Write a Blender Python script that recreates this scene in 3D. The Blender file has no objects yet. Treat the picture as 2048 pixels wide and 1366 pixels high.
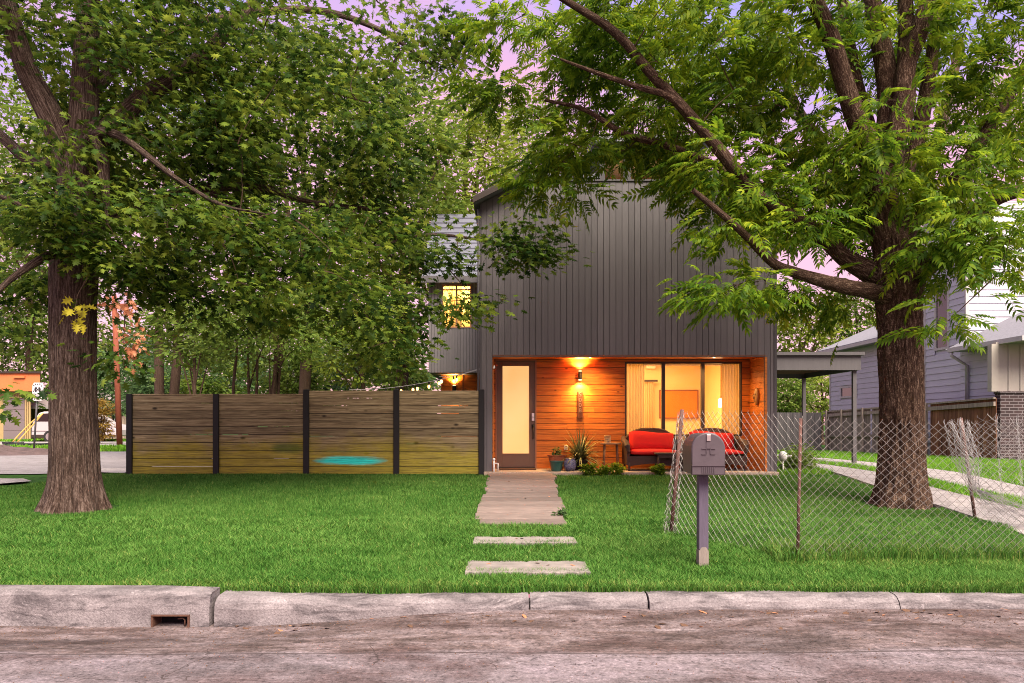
import bpy, math, random
import numpy as np
from mathutils import Vector, Matrix
R = math.radians
rng = np.random.default_rng(7)
random.seed(7)
SC = bpy.context.scene
COL = SC.collection

# ------------------------------------------------------------------ camera, sky, sun, exposure
F, CX, CY, CAMZ = 1500.0, 1012.0, 848.0, 1.5          # focal length and principal point measured on the photograph
cam_d = bpy.data.cameras.new("camera")
cam_d.sensor_width = 36.0
cam_d.lens = F / 2048 * 36.0
cam_d.shift_x = (1024 - CX) / 2048
cam_d.shift_y = (CY - 683) / 2048
cam_d.clip_start, cam_d.clip_end = 0.1, 2000
cam = bpy.data.objects.new("camera", cam_d)
COL.objects.link(cam)
cam.location = (0, 0, CAMZ)
cam.rotation_euler = (R(90), 0, 0)
SC.camera = cam

SUN_EL, SUN_AZ = 50.0, 152.0                           # azimuth from +Y (the house side) towards +X: the sun stands behind the camera
SC.world = bpy.data.worlds.new("World")
SC.world.use_nodes = True
wn, wl = SC.world.node_tree.nodes, SC.world.node_tree.links
for n in list(wn): wn.remove(n)
w_out = wn.new("ShaderNodeOutputWorld"); w_add = wn.new("ShaderNodeAddShader")
w_b1 = wn.new("ShaderNodeBackground"); w_b2 = wn.new("ShaderNodeBackground")
w_sky = wn.new("ShaderNodeTexSky"); w_sky.sky_type = 'NISHITA'; w_sky.sun_disc = False
w_sky.sun_elevation = R(SUN_EL); w_sky.sun_rotation = R(SUN_AZ)
w_tint = wn.new("ShaderNodeMix"); w_tint.data_type = 'RGBA'; w_tint.blend_type = 'MULTIPLY'; w_tint.inputs[0].default_value = 1.0; w_tint.inputs[7].default_value = (0.85, 0.66, 0.62, 1)
wl.new(w_sky.outputs[0], w_tint.inputs[6]); wl.new(w_tint.outputs[2], w_b1.inputs[0]); w_b1.inputs[1].default_value = 0.05
w_tc = wn.new("ShaderNodeTexCoord"); w_sep = wn.new("ShaderNodeSeparateXYZ")
w_noise = wn.new("ShaderNodeTexNoise"); w_noise.inputs["Scale"].default_value = 2.6; w_noise.inputs["Detail"].default_value = 5
w_map = wn.new("ShaderNodeMapping"); w_map.inputs["Scale"].default_value = (1, 1, 2.6)
w_ma = wn.new("ShaderNodeMath"); w_ma.operation = 'MULTIPLY_ADD'; w_ma.inputs[1].default_value = 0.55
w_ramp = wn.new("ShaderNodeValToRGB")
wl.new(w_tc.outputs["Generated"], w_sep.inputs[0]); wl.new(w_tc.outputs["Generated"], w_map.inputs[0])
wl.new(w_map.outputs[0], w_noise.inputs["Vector"]); wl.new(w_noise.outputs["Fac"], w_ma.inputs[0]); wl.new(w_sep.outputs["Z"], w_ma.inputs[2])
wl.new(w_ma.outputs[0], w_ramp.inputs[0]); wl.new(w_ramp.outputs[0], w_b2.inputs[0])
cr = w_ramp.color_ramp
cr.elements[0].position = 0.2; cr.elements[0].color = (0.95, 0.36, 0.44, 1)
cr.elements[1].position = 0.97; cr.elements[1].color = (1.0, 0.97, 0.90, 1)
e = cr.elements.new(0.62); e.color = (1.0, 0.46, 0.62, 1)
e = cr.elements.new(0.80); e.color = (0.34, 0.36, 0.98, 1)
w_b2.inputs[1].default_value = 0.42
wl.new(w_b1.outputs[0], w_add.inputs[0]); wl.new(w_b2.outputs[0], w_add.inputs[1]); wl.new(w_add.outputs[0], w_out.inputs[0])

sun_d = bpy.data.lights.new("sun", 'SUN'); sun_d.energy = 5.0; sun_d.angle = R(45); sun_d.color = (1.0, 0.90, 0.73)
sun = bpy.data.objects.new("sun", sun_d); COL.objects.link(sun)
sd = Vector((math.sin(R(SUN_AZ)) * math.cos(R(SUN_EL)), math.cos(R(SUN_AZ)) * math.cos(R(SUN_EL)), math.sin(R(SUN_EL))))
sun.location = sd * 60; sun.rotation_euler = sd.to_track_quat('Z', 'Y').to_euler()

SC.view_settings.view_transform = 'Standard'; SC.view_settings.look = 'None'
SC.view_settings.gamma = 1; SC.view_settings.exposure = 1.15
SC.render.engine = 'CYCLES'
cy = SC.cycles
cy.max_bounces = 7; cy.diffuse_bounces = 4; cy.glossy_bounces = 3; cy.transmission_bounces = 6; cy.transparent_max_bounces = 8
cy.filter_width = 1.0; cy.sample_clamp_indirect = 6.0; cy.use_denoising = True; cy.denoising_prefilter = 'NONE'; cy.caustics_reflective = False; cy.caustics_refractive = False

# ------------------------------------------------------------------ measuring helpers (photo pixel at a known distance -> metres)
def X(px, D): return (px - CX) * D / F
def Z(py, D): return CAMZ + (CY - py) * D / F
def P(px, py, D): return (X(px, D), D, Z(py, D))
def sstep(t): t = np.clip(t, 0, 1); return t * t * (3 - 2 * t)
def gz(x, y):
    """height of the ground: the lawn climbs from the kerb to the house, then levels out"""
    x = np.asarray(x, float); y = np.asarray(y, float)
    z = 0.105 + 0.0443 * (np.minimum(y, 15.1) - 6.2)
    z = z - 0.16 * sstep((y - 17) / 14) * sstep((x - 4) / 3)
    z = z + 0.02 * np.sin(x * 0.9 + 1) * np.sin(y * 0.8) * sstep((y - 6.5) / 2) * sstep((14.5 - y) / 2)
    return z

# ------------------------------------------------------------------ object helpers
def tag(o, label=None, cat=None, group=None, kind=None):
    if label: o["label"] = label
    if cat: o["category"] = cat
    if group: o["group"] = group
    if kind: o["kind"] = kind
    return o
def thing(name, loc, label, cat, group=None):
    o = bpy.data.objects.new(name, None); COL.objects.link(o)
    o.empty_display_size = 0.2; o.location = loc
    return tag(o, label, cat, group)
def wloc(o):
    v = Vector((0, 0, 0))
    while o is not None: v += Vector(o.location); o = o.parent
    return v
def raw_mesh(name, verts, faces_tri=None, loops=None, starts=None, mats=(), mi=None, smooth=False, uv=None):
    me = bpy.data.meshes.new(name)
    verts = np.asarray(verts, np.float32)
    if faces_tri is not None:
        faces_tri = np.asarray(faces_tri, np.int32); k = faces_tri.shape[1]
        loops = faces_tri.ravel(); starts = np.arange(0, len(loops), k)
    me.vertices.add(len(verts)); me.vertices.foreach_set("co", verts.ravel())
    me.loops.add(len(loops)); me.loops.foreach_set("vertex_index", np.asarray(loops, np.int32))
    me.polygons.add(len(starts)); me.polygons.foreach_set("loop_start", np.asarray(starts, np.int32))
    for m in mats: me.materials.append(m)
    if mi is not None: me.polygons.foreach_set("material_index", np.asarray(mi, np.int32))
    me.polygons.foreach_set("use_smooth", np.full(len(starts), bool(smooth)))
    if uv is not None:
        l = me.uv_layers.new(name="UVMap"); l.data.foreach_set("uv", np.asarray(uv, np.float32).ravel())
    me.update(calc_edges=True)
    return me
def link(name, me, parent=None, loc=(0, 0, 0)):
    o = bpy.data.objects.new(name, me); COL.objects.link(o); o.location = loc
    if parent is not None: o.parent = parent
    return o
def copy_tree(o, parent=None):
    c = o.copy(); COL.objects.link(c)
    if parent is not None: c.parent = parent
    for ch in list(o.children): copy_tree(ch, c)
    return c

class MB:
    """collects shapes and links them as ONE mesh object"""
    def __init__(s): s.v = []; s.f = []
    def add(s, vs, fs):
        b = len(s.v); s.v += [tuple(map(float, p)) for p in vs]; s.f += [tuple(b + i for i in f) for f in fs]; return s
    def box(s, x0, x1, y0, y1, z0, z1):
        return s.add([(x0,y0,z0),(x1,y0,z0),(x1,y1,z0),(x0,y1,z0),(x0,y0,z1),(x1,y0,z1),(x1,y1,z1),(x0,y1,z1)],
                     [(3,2,1,0),(4,5,6,7),(0,1,5,4),(1,2,6,5),(2,3,7,6),(3,0,4,7)])
    def hexa(s, lo, hi):
        return s.add(list(lo) + list(hi), [(3,2,1,0),(4,5,6,7),(0,1,5,4),(1,2,6,5),(2,3,7,6),(3,0,4,7)])
    def rbox(s, c, size, M):
        h = [d / 2 for d in size]; c = Vector(c)
        q = [c + M @ Vector((sx*h[0], sy*h[1], sz*h[2])) for sz in (-1,1) for sx, sy in ((-1,-1),(1,-1),(1,1),(-1,1))]
        return s.hexa(q[:4], q[4:])
    def prism(s, poly, axis, a, b):
        """poly of 2-D points extruded along axis from a to b (x: (y,z), y: (x,z), z: (x,y))"""
        def p3(p, t): return {'x': (t, p[0], p[1]), 'y': (p[0], t, p[1]), 'z': (p[0], p[1], t)}[axis]
        n = len(poly); vs = [p3(p, a) for p in poly] + [p3(p, b) for p in poly]
        fs = [tuple(range(n)), tuple(range(2*n-1, n-1, -1))] + [(i+n, (i+1) % n + n, (i+1) % n, i) for i in range(n)]
        return s.add(vs, fs)
    def tube(s, pts, r, n=8, cap=True):
        pts = [Vector(p) for p in pts]; m = len(pts)
        rs = [r] * m if np.isscalar(r) else list(r)
        vs = []; a_prev = None
        for i, p in enumerate(pts):
            t = (pts[min(i+1, m-1)] - pts[max(i-1, 0)]).normalized()
            if a_prev is None: a = t.orthogonal().normalized()
            else:
                a = a_prev - t * a_prev.dot(t); a = a.normalized() if a.length > 1e-6 else t.orthogonal().normalized()
            a_prev = a; b = t.cross(a)
            for k in range(n):
                th = 2 * math.pi * k / n; vs.append(p + (a * math.cos(th) + b * math.sin(th)) * rs[i])
        fs = [(i*n+k, i*n+(k+1) % n, (i+1)*n+(k+1) % n, (i+1)*n+k) for i in range(m-1) for k in range(n)]
        if cap: fs += [tuple(range(n-1, -1, -1)), tuple((m-1)*n+k for k in range(n))]
        return s.add(vs, fs)
    def lathe(s, c, prof, n=20):
        vs = [(c[0]+r*math.cos(2*math.pi*k/n), c[1]+r*math.sin(2*math.pi*k/n), c[2]+z) for r, z in prof for k in range(n)]
        m = len(prof)
        fs = [(i*n+k, i*n+(k+1) % n, (i+1)*n+(k+1) % n, (i+1)*n+k) for i in range(m-1) for k in range(n)]
        fs += [tuple(range(n-1, -1, -1)), tuple((m-1)*n+k for k in range(n))]
        return s.add(vs, fs)
    def ball(s, c, r, n=12, m=8):
        if np.isscalar(r): r = (r, r, r)
        vs = [(c[0]+r[0]*math.sin(math.pi*i/m)*math.cos(2*math.pi*k/n), c[1]+r[1]*math.sin(math.pi*i/m)*math.sin(2*math.pi*k/n), c[2]-r[2]*math.cos(math.pi*i/m)) for i in range(m+1) for k in range(n)]
        return s.add(vs, [(i*n+k, i*n+(k+1) % n, (i+1)*n+(k+1) % n, (i+1)*n+k) for i in range(m) for k in range(n)])
    def build(s, name, m, parent=None, smooth=False, bevel=0, subsurf=0, loc=None):
        o0 = wloc(parent) if parent is not None else Vector(loc or (0, 0, 0))
        me = bpy.data.meshes.new(name)
        me.from_pydata([(a-o0.x, b-o0.y, c-o0.z) for a, b, c in s.v], [], s.f); me.materials.append(m)
        if smooth: me.polygons.foreach_set("use_smooth", np.ones(len(me.polygons), bool))
        me.update()
        o = link(name, me, parent, (0, 0, 0) if parent is not None else o0)
        if bevel:
            b = o.modifiers.new("bevel", 'BEVEL'); b.width = bevel; b.segments = 2; b.limit_method = 'ANGLE'; b.angle_limit = R(40)
        if subsurf:
            b = o.modifiers.new("subsurf", 'SUBSURF'); b.levels = subsurf; b.render_levels = subsurf
        return o

# ------------------------------------------------------------------ materials
MAT = {}
class NT:
    """tiny node-tree writer"""
    def __init__(s, name):
        s.m = bpy.data.materials.new(name); s.m.use_nodes = True; s.t = s.m.node_tree; s.n = s.t.nodes; s.l = s.t.links
        s.bsdf = s.n["Principled BSDF"]; s.out = s.n["Material Output"]
        try: s.m.displacement_method = 'BUMP'
        except Exception: pass
        MAT[name] = s.m
    def node(s, typ, **kw):
        n = s.n.new(typ)
        for k, v in kw.items():
            if k.startswith("i_"):
                n.inputs[k[2:].replace("_", " ")].default_value = v
            else: setattr(n, k, v)
        return n
    def link(s, a, b): s.l.new(a, b)
    def coord(s, kind="Object", scale=(1, 1, 1), loc=(0, 0, 0)):
        if kind == "Position": src = s.node("ShaderNodeNewGeometry").outputs["Position"]
        else: src = s.node("ShaderNodeTexCoord").outputs[kind]
        mp = s.node("ShaderNodeMapping"); mp.inputs["Scale"].default_value = scale; mp.inputs["Location"].default_value = loc
        s.link(src, mp.inputs[0]); return mp.outputs[0]
    def noise(s, vec, scale, detail=4, rough=0.55, dist=0.0):
        n = s.node("ShaderNodeTexNoise"); n.inputs["Scale"].default_value = scale; n.inputs["Detail"].default_value = detail
        n.inputs["Roughness"].default_value = rough; n.inputs["Distortion"].default_value = dist
        s.link(vec, n.inputs["Vector"]); return n.outputs["Fac"]
    def ramp(s, fac, stops):
        n = s.node("ShaderNodeValToRGB"); c = n.color_ramp
        c.elements[0].position, c.elements[0].color = stops[0][0], col(stops[0][1])
        c.elements[1].position, c.elements[1].color = stops[-1][0], col(stops[-1][1])
        for p, v in stops[1:-1]: e = c.elements.new(p); e.color = col(v)
        s.link(fac, n.inputs[0]); return n.outputs[0]
    def mix(s, fac, a, b, mode='MIX'):
        n = s.node("ShaderNodeMix", data_type='RGBA', blend_type=mode)
        for sock, v in ((n.inputs[0], fac), (n.inputs[6], a), (n.inputs[7], b)):
            if hasattr(v, "links") or hasattr(v, "is_linked"): s.link(v, sock)
            elif np.isscalar(v): sock.default_value = v
            else: sock.default_value = col(v)
        return n.outputs[2]
    def math(s, op, a, b=0.0, c=0.0, clamp=False):
        n = s.node("ShaderNodeMath", operation=op); n.use_clamp = clamp
        for i, v in enumerate((a, b, c)):
            if hasattr(v, "is_linked"): s.link(v, n.inputs[i])
            else: n.inputs[i].default_value = v
        return n.outputs[0]
    def island(s): return s.node("ShaderNodeNewGeometry").outputs["Random Per Island"]
    def bump(s, h, strength=0.3, dist=0.02):
        b = s.node("ShaderNodeBump"); b.inputs["Strength"].default_value = strength; b.inputs["Distance"].default_value = dist
        s.link(h, b.inputs["Height"]); s.link(b.outputs[0], s.bsdf.inputs["Normal"]); return b.outputs[0]
    def base(s, c): s.link(c, s.bsdf.inputs["Base Color"])
    def set(s, rough=None, metal=None, spec=None):
        if rough is not None: s.bsdf.inputs["Roughness"].default_value = rough
        if metal is not None: s.bsdf.inputs["Metallic"].default_value = metal
        if spec is not None: s.bsdf.inputs["Specular IOR Level"].default_value = spec
        return s
def col(v):
    if np.isscalar(v): return (v, v, v, 1)
    v = tuple(v); return v if len(v) == 4 else v + (1,)
def simple(name, c, rough=0.7, var=0.12, scale=6.0, stretch=(1, 1, 1), island=0.0, bump=0.15, bscale=None, metal=0.0, spec=0.4, kind="Object", bdist=0.01):
    t = NT(name).set(rough, metal, spec)
    v = t.coord(kind, stretch); n = t.noise(v, scale)
    k = t.math('MULTIPLY_ADD', n, 2 * var * 1.6, 1 - var * 1.6)
    if island: k = t.math('MULTIPLY', k, t.math('MULTIPLY_ADD', t.island(), 2 * island, 1 - island))
    hs = t.node("ShaderNodeHueSaturation"); hs.inputs["Color"].default_value = col(c); t.link(k, hs.inputs["Value"])
    t.base(hs.outputs[0])
    if bump: t.bump(t.noise(v, bscale or scale * 4, 5), bump, bdist)
    return t.m
def emit(name, c, strength):
    t = NT(name); e = t.node("ShaderNodeEmission"); e.inputs[0].default_value = col(c); e.inputs[1].default_value = strength
    t.link(e.outputs[0], t.out.inputs[0]); return t.m
# ------------------------------------------------------------------ special materials
def make_street():
    t = NT("street_concrete").set(0.85, spec=0.25)
    g = t.coord("Position"); gs = t.coord("Position", (0.5, 1.5, 1)); gl = t.coord("Position", (0.35, 3.0, 1))
    sep = t.node("ShaderNodeSeparateXYZ"); t.link(g, sep.inputs[0])
    big = t.noise(gs, 0.9, 5, 0.6, 0.6); fine = t.math('MULTIPLY_ADD', t.noise(g, 34, 6, 0.75), .6, t.math('MULTIPLY', t.noise(g, 9, 6, .75), .4)); streak = t.noise(t.coord("Position", (0.8, 2.0, 1)), 2.4, 9, 0.72, 0.5)
    c = t.ramp(big, [(0.3, (0.12, 0.085, 0.085)), (0.5, (0.17, 0.125, 0.13)), (0.72, (0.22, 0.17, 0.18))])
    # gutter strip next to the kerb is dirtier than the slab in front of it
    wob = t.math('MULTIPLY_ADD', t.noise(g, 1.1, 3), 0.28, -0.14)
    gut = t.math('SUBTRACT', t.math('ADD', sep.outputs["Y"], wob), 4.93)
    gut = t.math('MULTIPLY', gut, 14.0, clamp=True)
    dirt = t.ramp(streak, [(0.32, (0.035, 0.022, 0.018)), (0.44, (0.098, 0.068, 0.064)), (0.56, (0.165, 0.125, 0.13)), (0.7, (0.235, 0.195, 0.21))])
    slab = t.mix(t.math('MULTIPLY', streak, 0.75), c, (0.16, 0.135, 0.158))
    slab = t.mix(0.35, slab, (0.20, 0.175, 0.205))
    base = t.mix(t.math('MULTIPLY', gut, 0.85), slab, dirt)
    stain = t.ramp(t.noise(gs, 0.75, 4, 0.6, 0.8), [(0.52, 1.0), (0.66, 0.45)])
    base = t.mix(0.9, base, stain, 'MULTIPLY')
    patch = t.ramp(t.noise(t.coord('Position', (0.45, 1.1, 1)), 1.6, 8, 0.7, 0.7), [(0.38, (0.50, 0.40, 0.37)), (0.53, (1.0, 0.97, 0.95)), (0.66, (1.22, 1.18, 1.2))])
    base = t.mix(0.9, base, patch, 'MULTIPLY')
    spk = t.ramp(fine, [(0.40, 0.40), (0.47, 0.88), (0.53, 1.08), (0.60, 1.6)])
    base = t.mix(1.0, base, spk, 'MULTIPLY')
    vor = t.node("ShaderNodeTexVoronoi", feature='DISTANCE_TO_EDGE'); vor.inputs["Scale"].default_value = 1.3
    dn = t.node("ShaderNodeTexNoise"); dn.inputs["Scale"].default_value = 2.0; dn.inputs["Detail"].default_value = 6; t.link(g, dn.inputs["Vector"])
    vv = t.mix(0.34, t.coord("Position", (0.6, 1.2, 1)), dn.outputs["Color"], 'ADD'); t.link(vv, vor.inputs["Vector"])
    mask = t.math('GREATER_THAN', t.noise(g, 0.8, 3), 0.53)
    crack = t.math('MULTIPLY', t.math('LESS_THAN', vor.outputs["Distance"], 0.0032), mask)
    seam = t.math('LESS_THAN', t.math('ABSOLUTE', t.math('SUBTRACT', t.math('ADD', sep.outputs["Y"], t.math('MULTIPLY', wob, 0.25)), 4.93)), 0.011)
    vd = t.node("ShaderNodeTexVoronoi"); vd.inputs["Scale"].default_value = 11.0; t.link(g, vd.inputs["Vector"]); sc_ = t.node("ShaderNodeSeparateColor"); t.link(vd.outputs["Color"], sc_.inputs[0])
    pit = t.math('MULTIPLY', t.math('LESS_THAN', vd.outputs["Distance"], t.math('MULTIPLY', sc_.outputs[1], 0.16)), t.math('GREATER_THAN', sc_.outputs[0], 0.72))
    v2 = t.node("ShaderNodeTexVoronoi", feature='DISTANCE_TO_EDGE'); v2.inputs["Scale"].default_value = 3.2; t.link(t.mix(0.42, t.coord("Position", (0.4, 1.5, 1)), dn.outputs["Color"], 'ADD'), v2.inputs["Vector"])
    fis = t.math('MULTIPLY', t.math('LESS_THAN', v2.outputs["Distance"], 0.006), t.math('GREATER_THAN', t.noise(t.coord("Position", (0.8, 1.6, 1)), 1.4, 4, .6), 0.54))
    cr = t.math('MAXIMUM', t.math('MAXIMUM', crack, seam), t.math('MAXIMUM', t.math('MULTIPLY', pit, .8), t.math('MULTIPLY', fis, .75)))
    base = t.mix(t.math('MULTIPLY', cr, 0.8), base, (0.05, 0.035, 0.035)); t.base(base)
    h = t.math('SUBTRACT', t.math('MULTIPLY_ADD', fine, 0.5, t.math('MULTIPLY', streak, 0.7)), t.math('MULTIPLY', cr, 0.6))
    t.bump(h, 0.9, 0.03); return t.m
make_street()

def make_concrete(name, a, b, dark=(0.12, 0.10, 0.11), scale=2.0):
    t = NT(name).set(0.85, spec=0.25); g = t.coord("Position")
    n = t.noise(g, scale, 6, 0.65, 0.4); f = t.noise(g, 60, 5, 0.7); st = t.noise(t.coord("Position", (0.7, 1, 3.2)), 2.8, 6, 0.72, 1.0)
    c = t.ramp(n, [(0.3, a), (0.7, b)])
    c = t.mix(t.ramp(st, [(0.48, 0.0), (0.66, 0.85)]), c, dark)
    sp_ = t.ramp(t.noise(t.coord('Position', (1.2, 1, 2)), 11, 6, .75), [(0.60, 0.0), (0.68, 0.55)]); c = t.mix(sp_, c, tuple(min(1, q*1.5) for q in b))
    c = t.mix(0.7, c, t.ramp(f, [(0.38, 0.66), (0.5, 1.0), (0.64, 1.25)]), 'MULTIPLY'); t.base(c)
    t.bump(t.math('MULTIPLY_ADD', f, 1.0, t.math('MULTIPLY', n, .15)), 0.8, 0.012); return t.m
make_concrete("kerb_concrete", (0.135, 0.112, 0.12), (0.27, 0.232, 0.245), (0.05, 0.041, 0.046), 2.6)
make_concrete("pale_concrete", (0.24, 0.21, 0.215), (0.36, 0.32, 0.325), (0.15, 0.125, 0.125))
make_concrete("porch_concrete", (0.36, 0.27, 0.21), (0.48, 0.37, 0.29), (0.25, 0.19, 0.15))
make_concrete("side_asphalt", (0.20, 0.175, 0.19), (0.27, 0.24, 0.255), (0.15, 0.13, 0.135))
simple("walk_plank", (0.165, 0.122, 0.11), 0.85, 0.5, 4.0, (1.2, 9, 5), 0.28, 0.5, 14, kind="Position")
simple("stone", (0.215, 0.182, 0.172), 0.85, 0.34, 7.0, (1, 1, 1), 0.05, 0.4, 20, kind="Position")

def make_ground():
    t = NT("turf_soil").set(0.95, spec=0.1); g = t.coord("Position")
    c = t.ramp(t.noise(g, 6, 6, 0.7), [(0.35, (0.012, 0.035, 0.006)), (0.6, (0.03, 0.085, 0.012)), (0.8, (0.05, 0.11, 0.02))]); t.base(c)
    t.bump(t.noise(g, 40, 4), 0.5, 0.02); return t.m
make_ground()
def make_grass(name, c0, c1, c2):
    t = NT(name).set(0.6, spec=0.1); g = t.coord("Position")
    isl = t.island(); n = t.noise(g, 0.7, 4, 0.6)
    k = t.math('ADD', t.math('MULTIPLY', isl, 0.62), t.math('MULTIPLY', t.math('ADD', n, t.math('MULTIPLY_ADD', t.noise(g, 3.5, 3), 0.7, -0.35)), 0.62))
    c = t.ramp(k, [(0.2, c0), (0.55, c1), (0.95, c2)]); t.base(c)
    tr = t.node("ShaderNodeBsdfTranslucent"); t.link(c, tr.inputs[0]); mx = t.node("ShaderNodeMixShader"); mx.inputs[0].default_value = 0.28
    t.link(t.bsdf.outputs[0], mx.inputs[1]); t.link(tr.outputs[0], mx.inputs[2]); t.link(mx.outputs[0], t.out.inputs[0]); return t.m
make_grass("grass_blade", (0.021, 0.088, 0.011), (0.060, 0.168, 0.024), (0.16, 0.285, 0.062))
make_grass("grass_sunny", (0.05, 0.17, 0.012), (0.12, 0.30, 0.02), (0.25, 0.42, 0.05))  # sunlight on the verges is put into these brighter blade colours
make_grass("grass_dry", (0.06, 0.13, 0.015), (0.16, 0.25, 0.04), (0.36, 0.36, 0.12))
simple("dirt", (0.10, 0.065, 0.065), 0.95, 0.45, 3.0, (1, 1, 1), 0, 0.9, 9, kind="Position", bdist=0.05)

# ------------------------------------------------------------------ ground sheets
def grid_sheet(name, xs, ys, zf, m, kind="structure"):
    xs, ys = np.asarray(xs, float), np.asarray(ys, float); gx, gy = np.meshgrid(xs, ys)
    v = np.stack([gx.ravel(), gy.ravel(), zf(gx, gy).ravel()], 1); nx, ny = len(xs), len(ys)
    i, j = np.meshgrid(np.arange(nx-1), np.arange(ny-1)); a = (j*nx+i).ravel()
    o = link(name, raw_mesh(name, v, np.stack([a, a+1, a+nx+1, a+nx], 1), mats=[m], smooth=True)); return tag(o, kind=kind)
def axis(lo, hi, step, far_lo, far_hi):
    return np.concatenate([[far_lo, far_lo*0.4+lo*0.6, far_lo*0.12+lo*0.88], np.arange(lo, hi+1e-6, step), [far_hi*0.12+hi*0.88, far_hi*0.4+hi*0.6, far_hi]])
grid_sheet("ground", axis(-30, 30, 0.4, -400, 400), np.concatenate([np.arange(6.2, 36, 0.3), [40, 60, 120, 250, 700]]), lambda x, y: gz(x, y) - 0.012, MAT["turf_soil"])
def street_z(x, y):
    dip = 0.10 * sstep((0.1 - x) / 2.5) * sstep((y - 4.7) / 1.2)
    return -dip + 0.006 * np.sin(x * 1.7) * np.sin(y * 2.1) + 0.012 * np.sin(x*0.6+y)*sstep((y-4.4)/1.0)
grid_sheet("street", axis(-9, 9, 0.12, -300, 300), np.concatenate([[-60, -20, -6, 0, 2], np.arange(3, 6.13, 0.12)]), street_z, MAT["street_concrete"])

# kerb: rounded concrete, jointed; the block on the left is the taller storm-drain inlet
kb = MB()
def kerb_piece(x0, x1, jit=0.0):
    n = max(2, int((x1-x0)/0.12)); prof = [(6.03, -0.14), (6.035, 0.02), (6.05, 0.062), (6.085, 0.092), (6.125, 0.104), (6.22, 0.106), (6.22, -0.14)]
    vs = []; m = len(prof)
    for i in range(n+1):
        x = x0 + (x1-x0)*i/n
        for k, (y, z) in enumerate(prof):
            w = 0.006*math.sin(x*7.1+k)+0.004*math.sin(x*17+2*k) if 0 < k < m-1 else 0
            vs.append((x, y + w + (jit - 0.075*float(sstep((-.4-x)/1.7)) if 0 <= k < m-2 else 0), z + w*0.7 + (0.010*math.sin(x*0.9)+0.02*float(sstep((-1.2-x)/1.0)) if k > 0 else 0)))
    fs = [(i*m+k, (i+1)*m+k, (i+1)*m+k+1, i*m+k+1) for i in range(n) for k in range(m-1)] + [tuple(range(m)), tuple(n*m+k for k in range(m-1, -1, -1))]
    kb.add(vs, fs)
joints = [-2.325, 0.19, 1.150, 3.17, 6.2, 9.0, 14]
for a, b, j in zip(joints[:-1], joints[1:], (0.0, 0.012, -0.008, 0.005, 0, 0)): kerb_piece(a+0.007, b-0.007, j)
kb.box(-2.33, 14, 6.12, 6.215, -.3, .06)
tag(kb.build("kerb", MAT["kerb_concrete"], smooth=False), kind="structure")
dk = MB()
xi = [-12, X(305, 5.97), X(381, 5.97), -2.36]
def inlet_prof(x):
    t = (x + 4.1) / (4.1 - 2.36); zt = 0.2 - 0.05 * min(max(t, 0), 1)
    return [(5.95, -0.2), (5.965, zt - 0.12), (5.985, zt - 0.03), (6.02, zt), (6.19, zt + 0.005), (6.19, -0.2)]
for a, b in ((xi[0], xi[1]), (xi[2], xi[3])):
    p, q = inlet_prof(a), inlet_prof(b); m = len(p); n0 = len(dk.v)
    dk.add([(a,)+u for u in p] + [(b,)+u for u in q], [(k, m+k, m+k+1, k+1) for k in range(m-1)] + [tuple(range(m)), tuple(2*m-1-k for k in range(m))])
p, q = inlet_prof(xi[1]), inlet_prof(xi[2])                       # lintel over the opening
lo = -0.012
dk.add([(xi[1], 5.953, lo), (xi[2], 5.953, lo), (xi[2], 6.19, lo), (xi[1], 6.19, lo)] + [(xi[1],)+u for u in p[1:5]] + [(xi[2],)+u for u in q[1:5]],
       [(3,2,1,0), (0,1,8,4), (4,8,9,5), (5,9,10,6), (6,10,11,7), (7,11,2,3)])
tag(dk.build("kerb_inlet", MAT["kerb_concrete"]), kind="structure")
dr = thing("storm_drain", (X(343, 5.97), 5.97, -0.1), "rusty rectangular storm drain opening in the raised kerb block", "drain")
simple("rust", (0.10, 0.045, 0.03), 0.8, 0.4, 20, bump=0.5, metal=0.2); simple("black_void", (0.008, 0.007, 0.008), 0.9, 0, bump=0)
m = MB(); a, b = xi[1], xi[2]
m.box(a, a+0.014, 5.94, 6.1, -0.12, -0.026).box(b-0.014, b, 5.94, 6.1, -0.12, -0.026).box(a, b, 5.938, 6.1, -0.026, -0.013)
m.build("frame", MAT["rust"], dr, bevel=0.003)
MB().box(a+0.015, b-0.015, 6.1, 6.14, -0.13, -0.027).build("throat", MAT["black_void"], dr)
m = MB(); m.tube([(b-0.1, 5.97, -0.05), (b-0.06, 5.97, -0.046), (b-0.045, 5.97, -0.06), (b-0.045, 5.97, -0.11)], 0.006, 6).build("bent_rod", MAT["rust"], dr, smooth=True)

# front walk: weathered planks, then two stepping stones in the grass
wk = MB(); y = 9.12; k = 0
while y < 14.88:
    d = random.choice((0.2, 0.28, 0.34, 0.42, 0.5)); y1 = min(y + d, 14.9)
    c = 0.11*(y-9.1)/5.8; hw = 0.555 + 0.012*(y-9.1)
    x0, x1 = X(1044, y) - hw + random.uniform(-.05, .035), X(1044, y) + hw + random.uniform(-.035, .05)
    z0, z1 = float(gz(0, y)), float(gz(0, y1))
    wk.hexa([(x0,y+.016,z0-.05),(x1,y+.018,z0-.05),(x1,y1-.008,z1-.05),(x0,y1-.01,z1-.05)], [(x0,y+.018,z0+.035+random.uniform(0,.012)),(x1,y+.016,z0+.035+random.uniform(0,.012)),(x1+random.uniform(-.02,.02),y1-.008,z1+.04),(x0+random.uniform(-.02,.02),y1-.011,z1+.036)]); y = y1
tag(wk.build("front_walk", MAT["walk_plank"], bevel=0.008), kind="structure")
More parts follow.
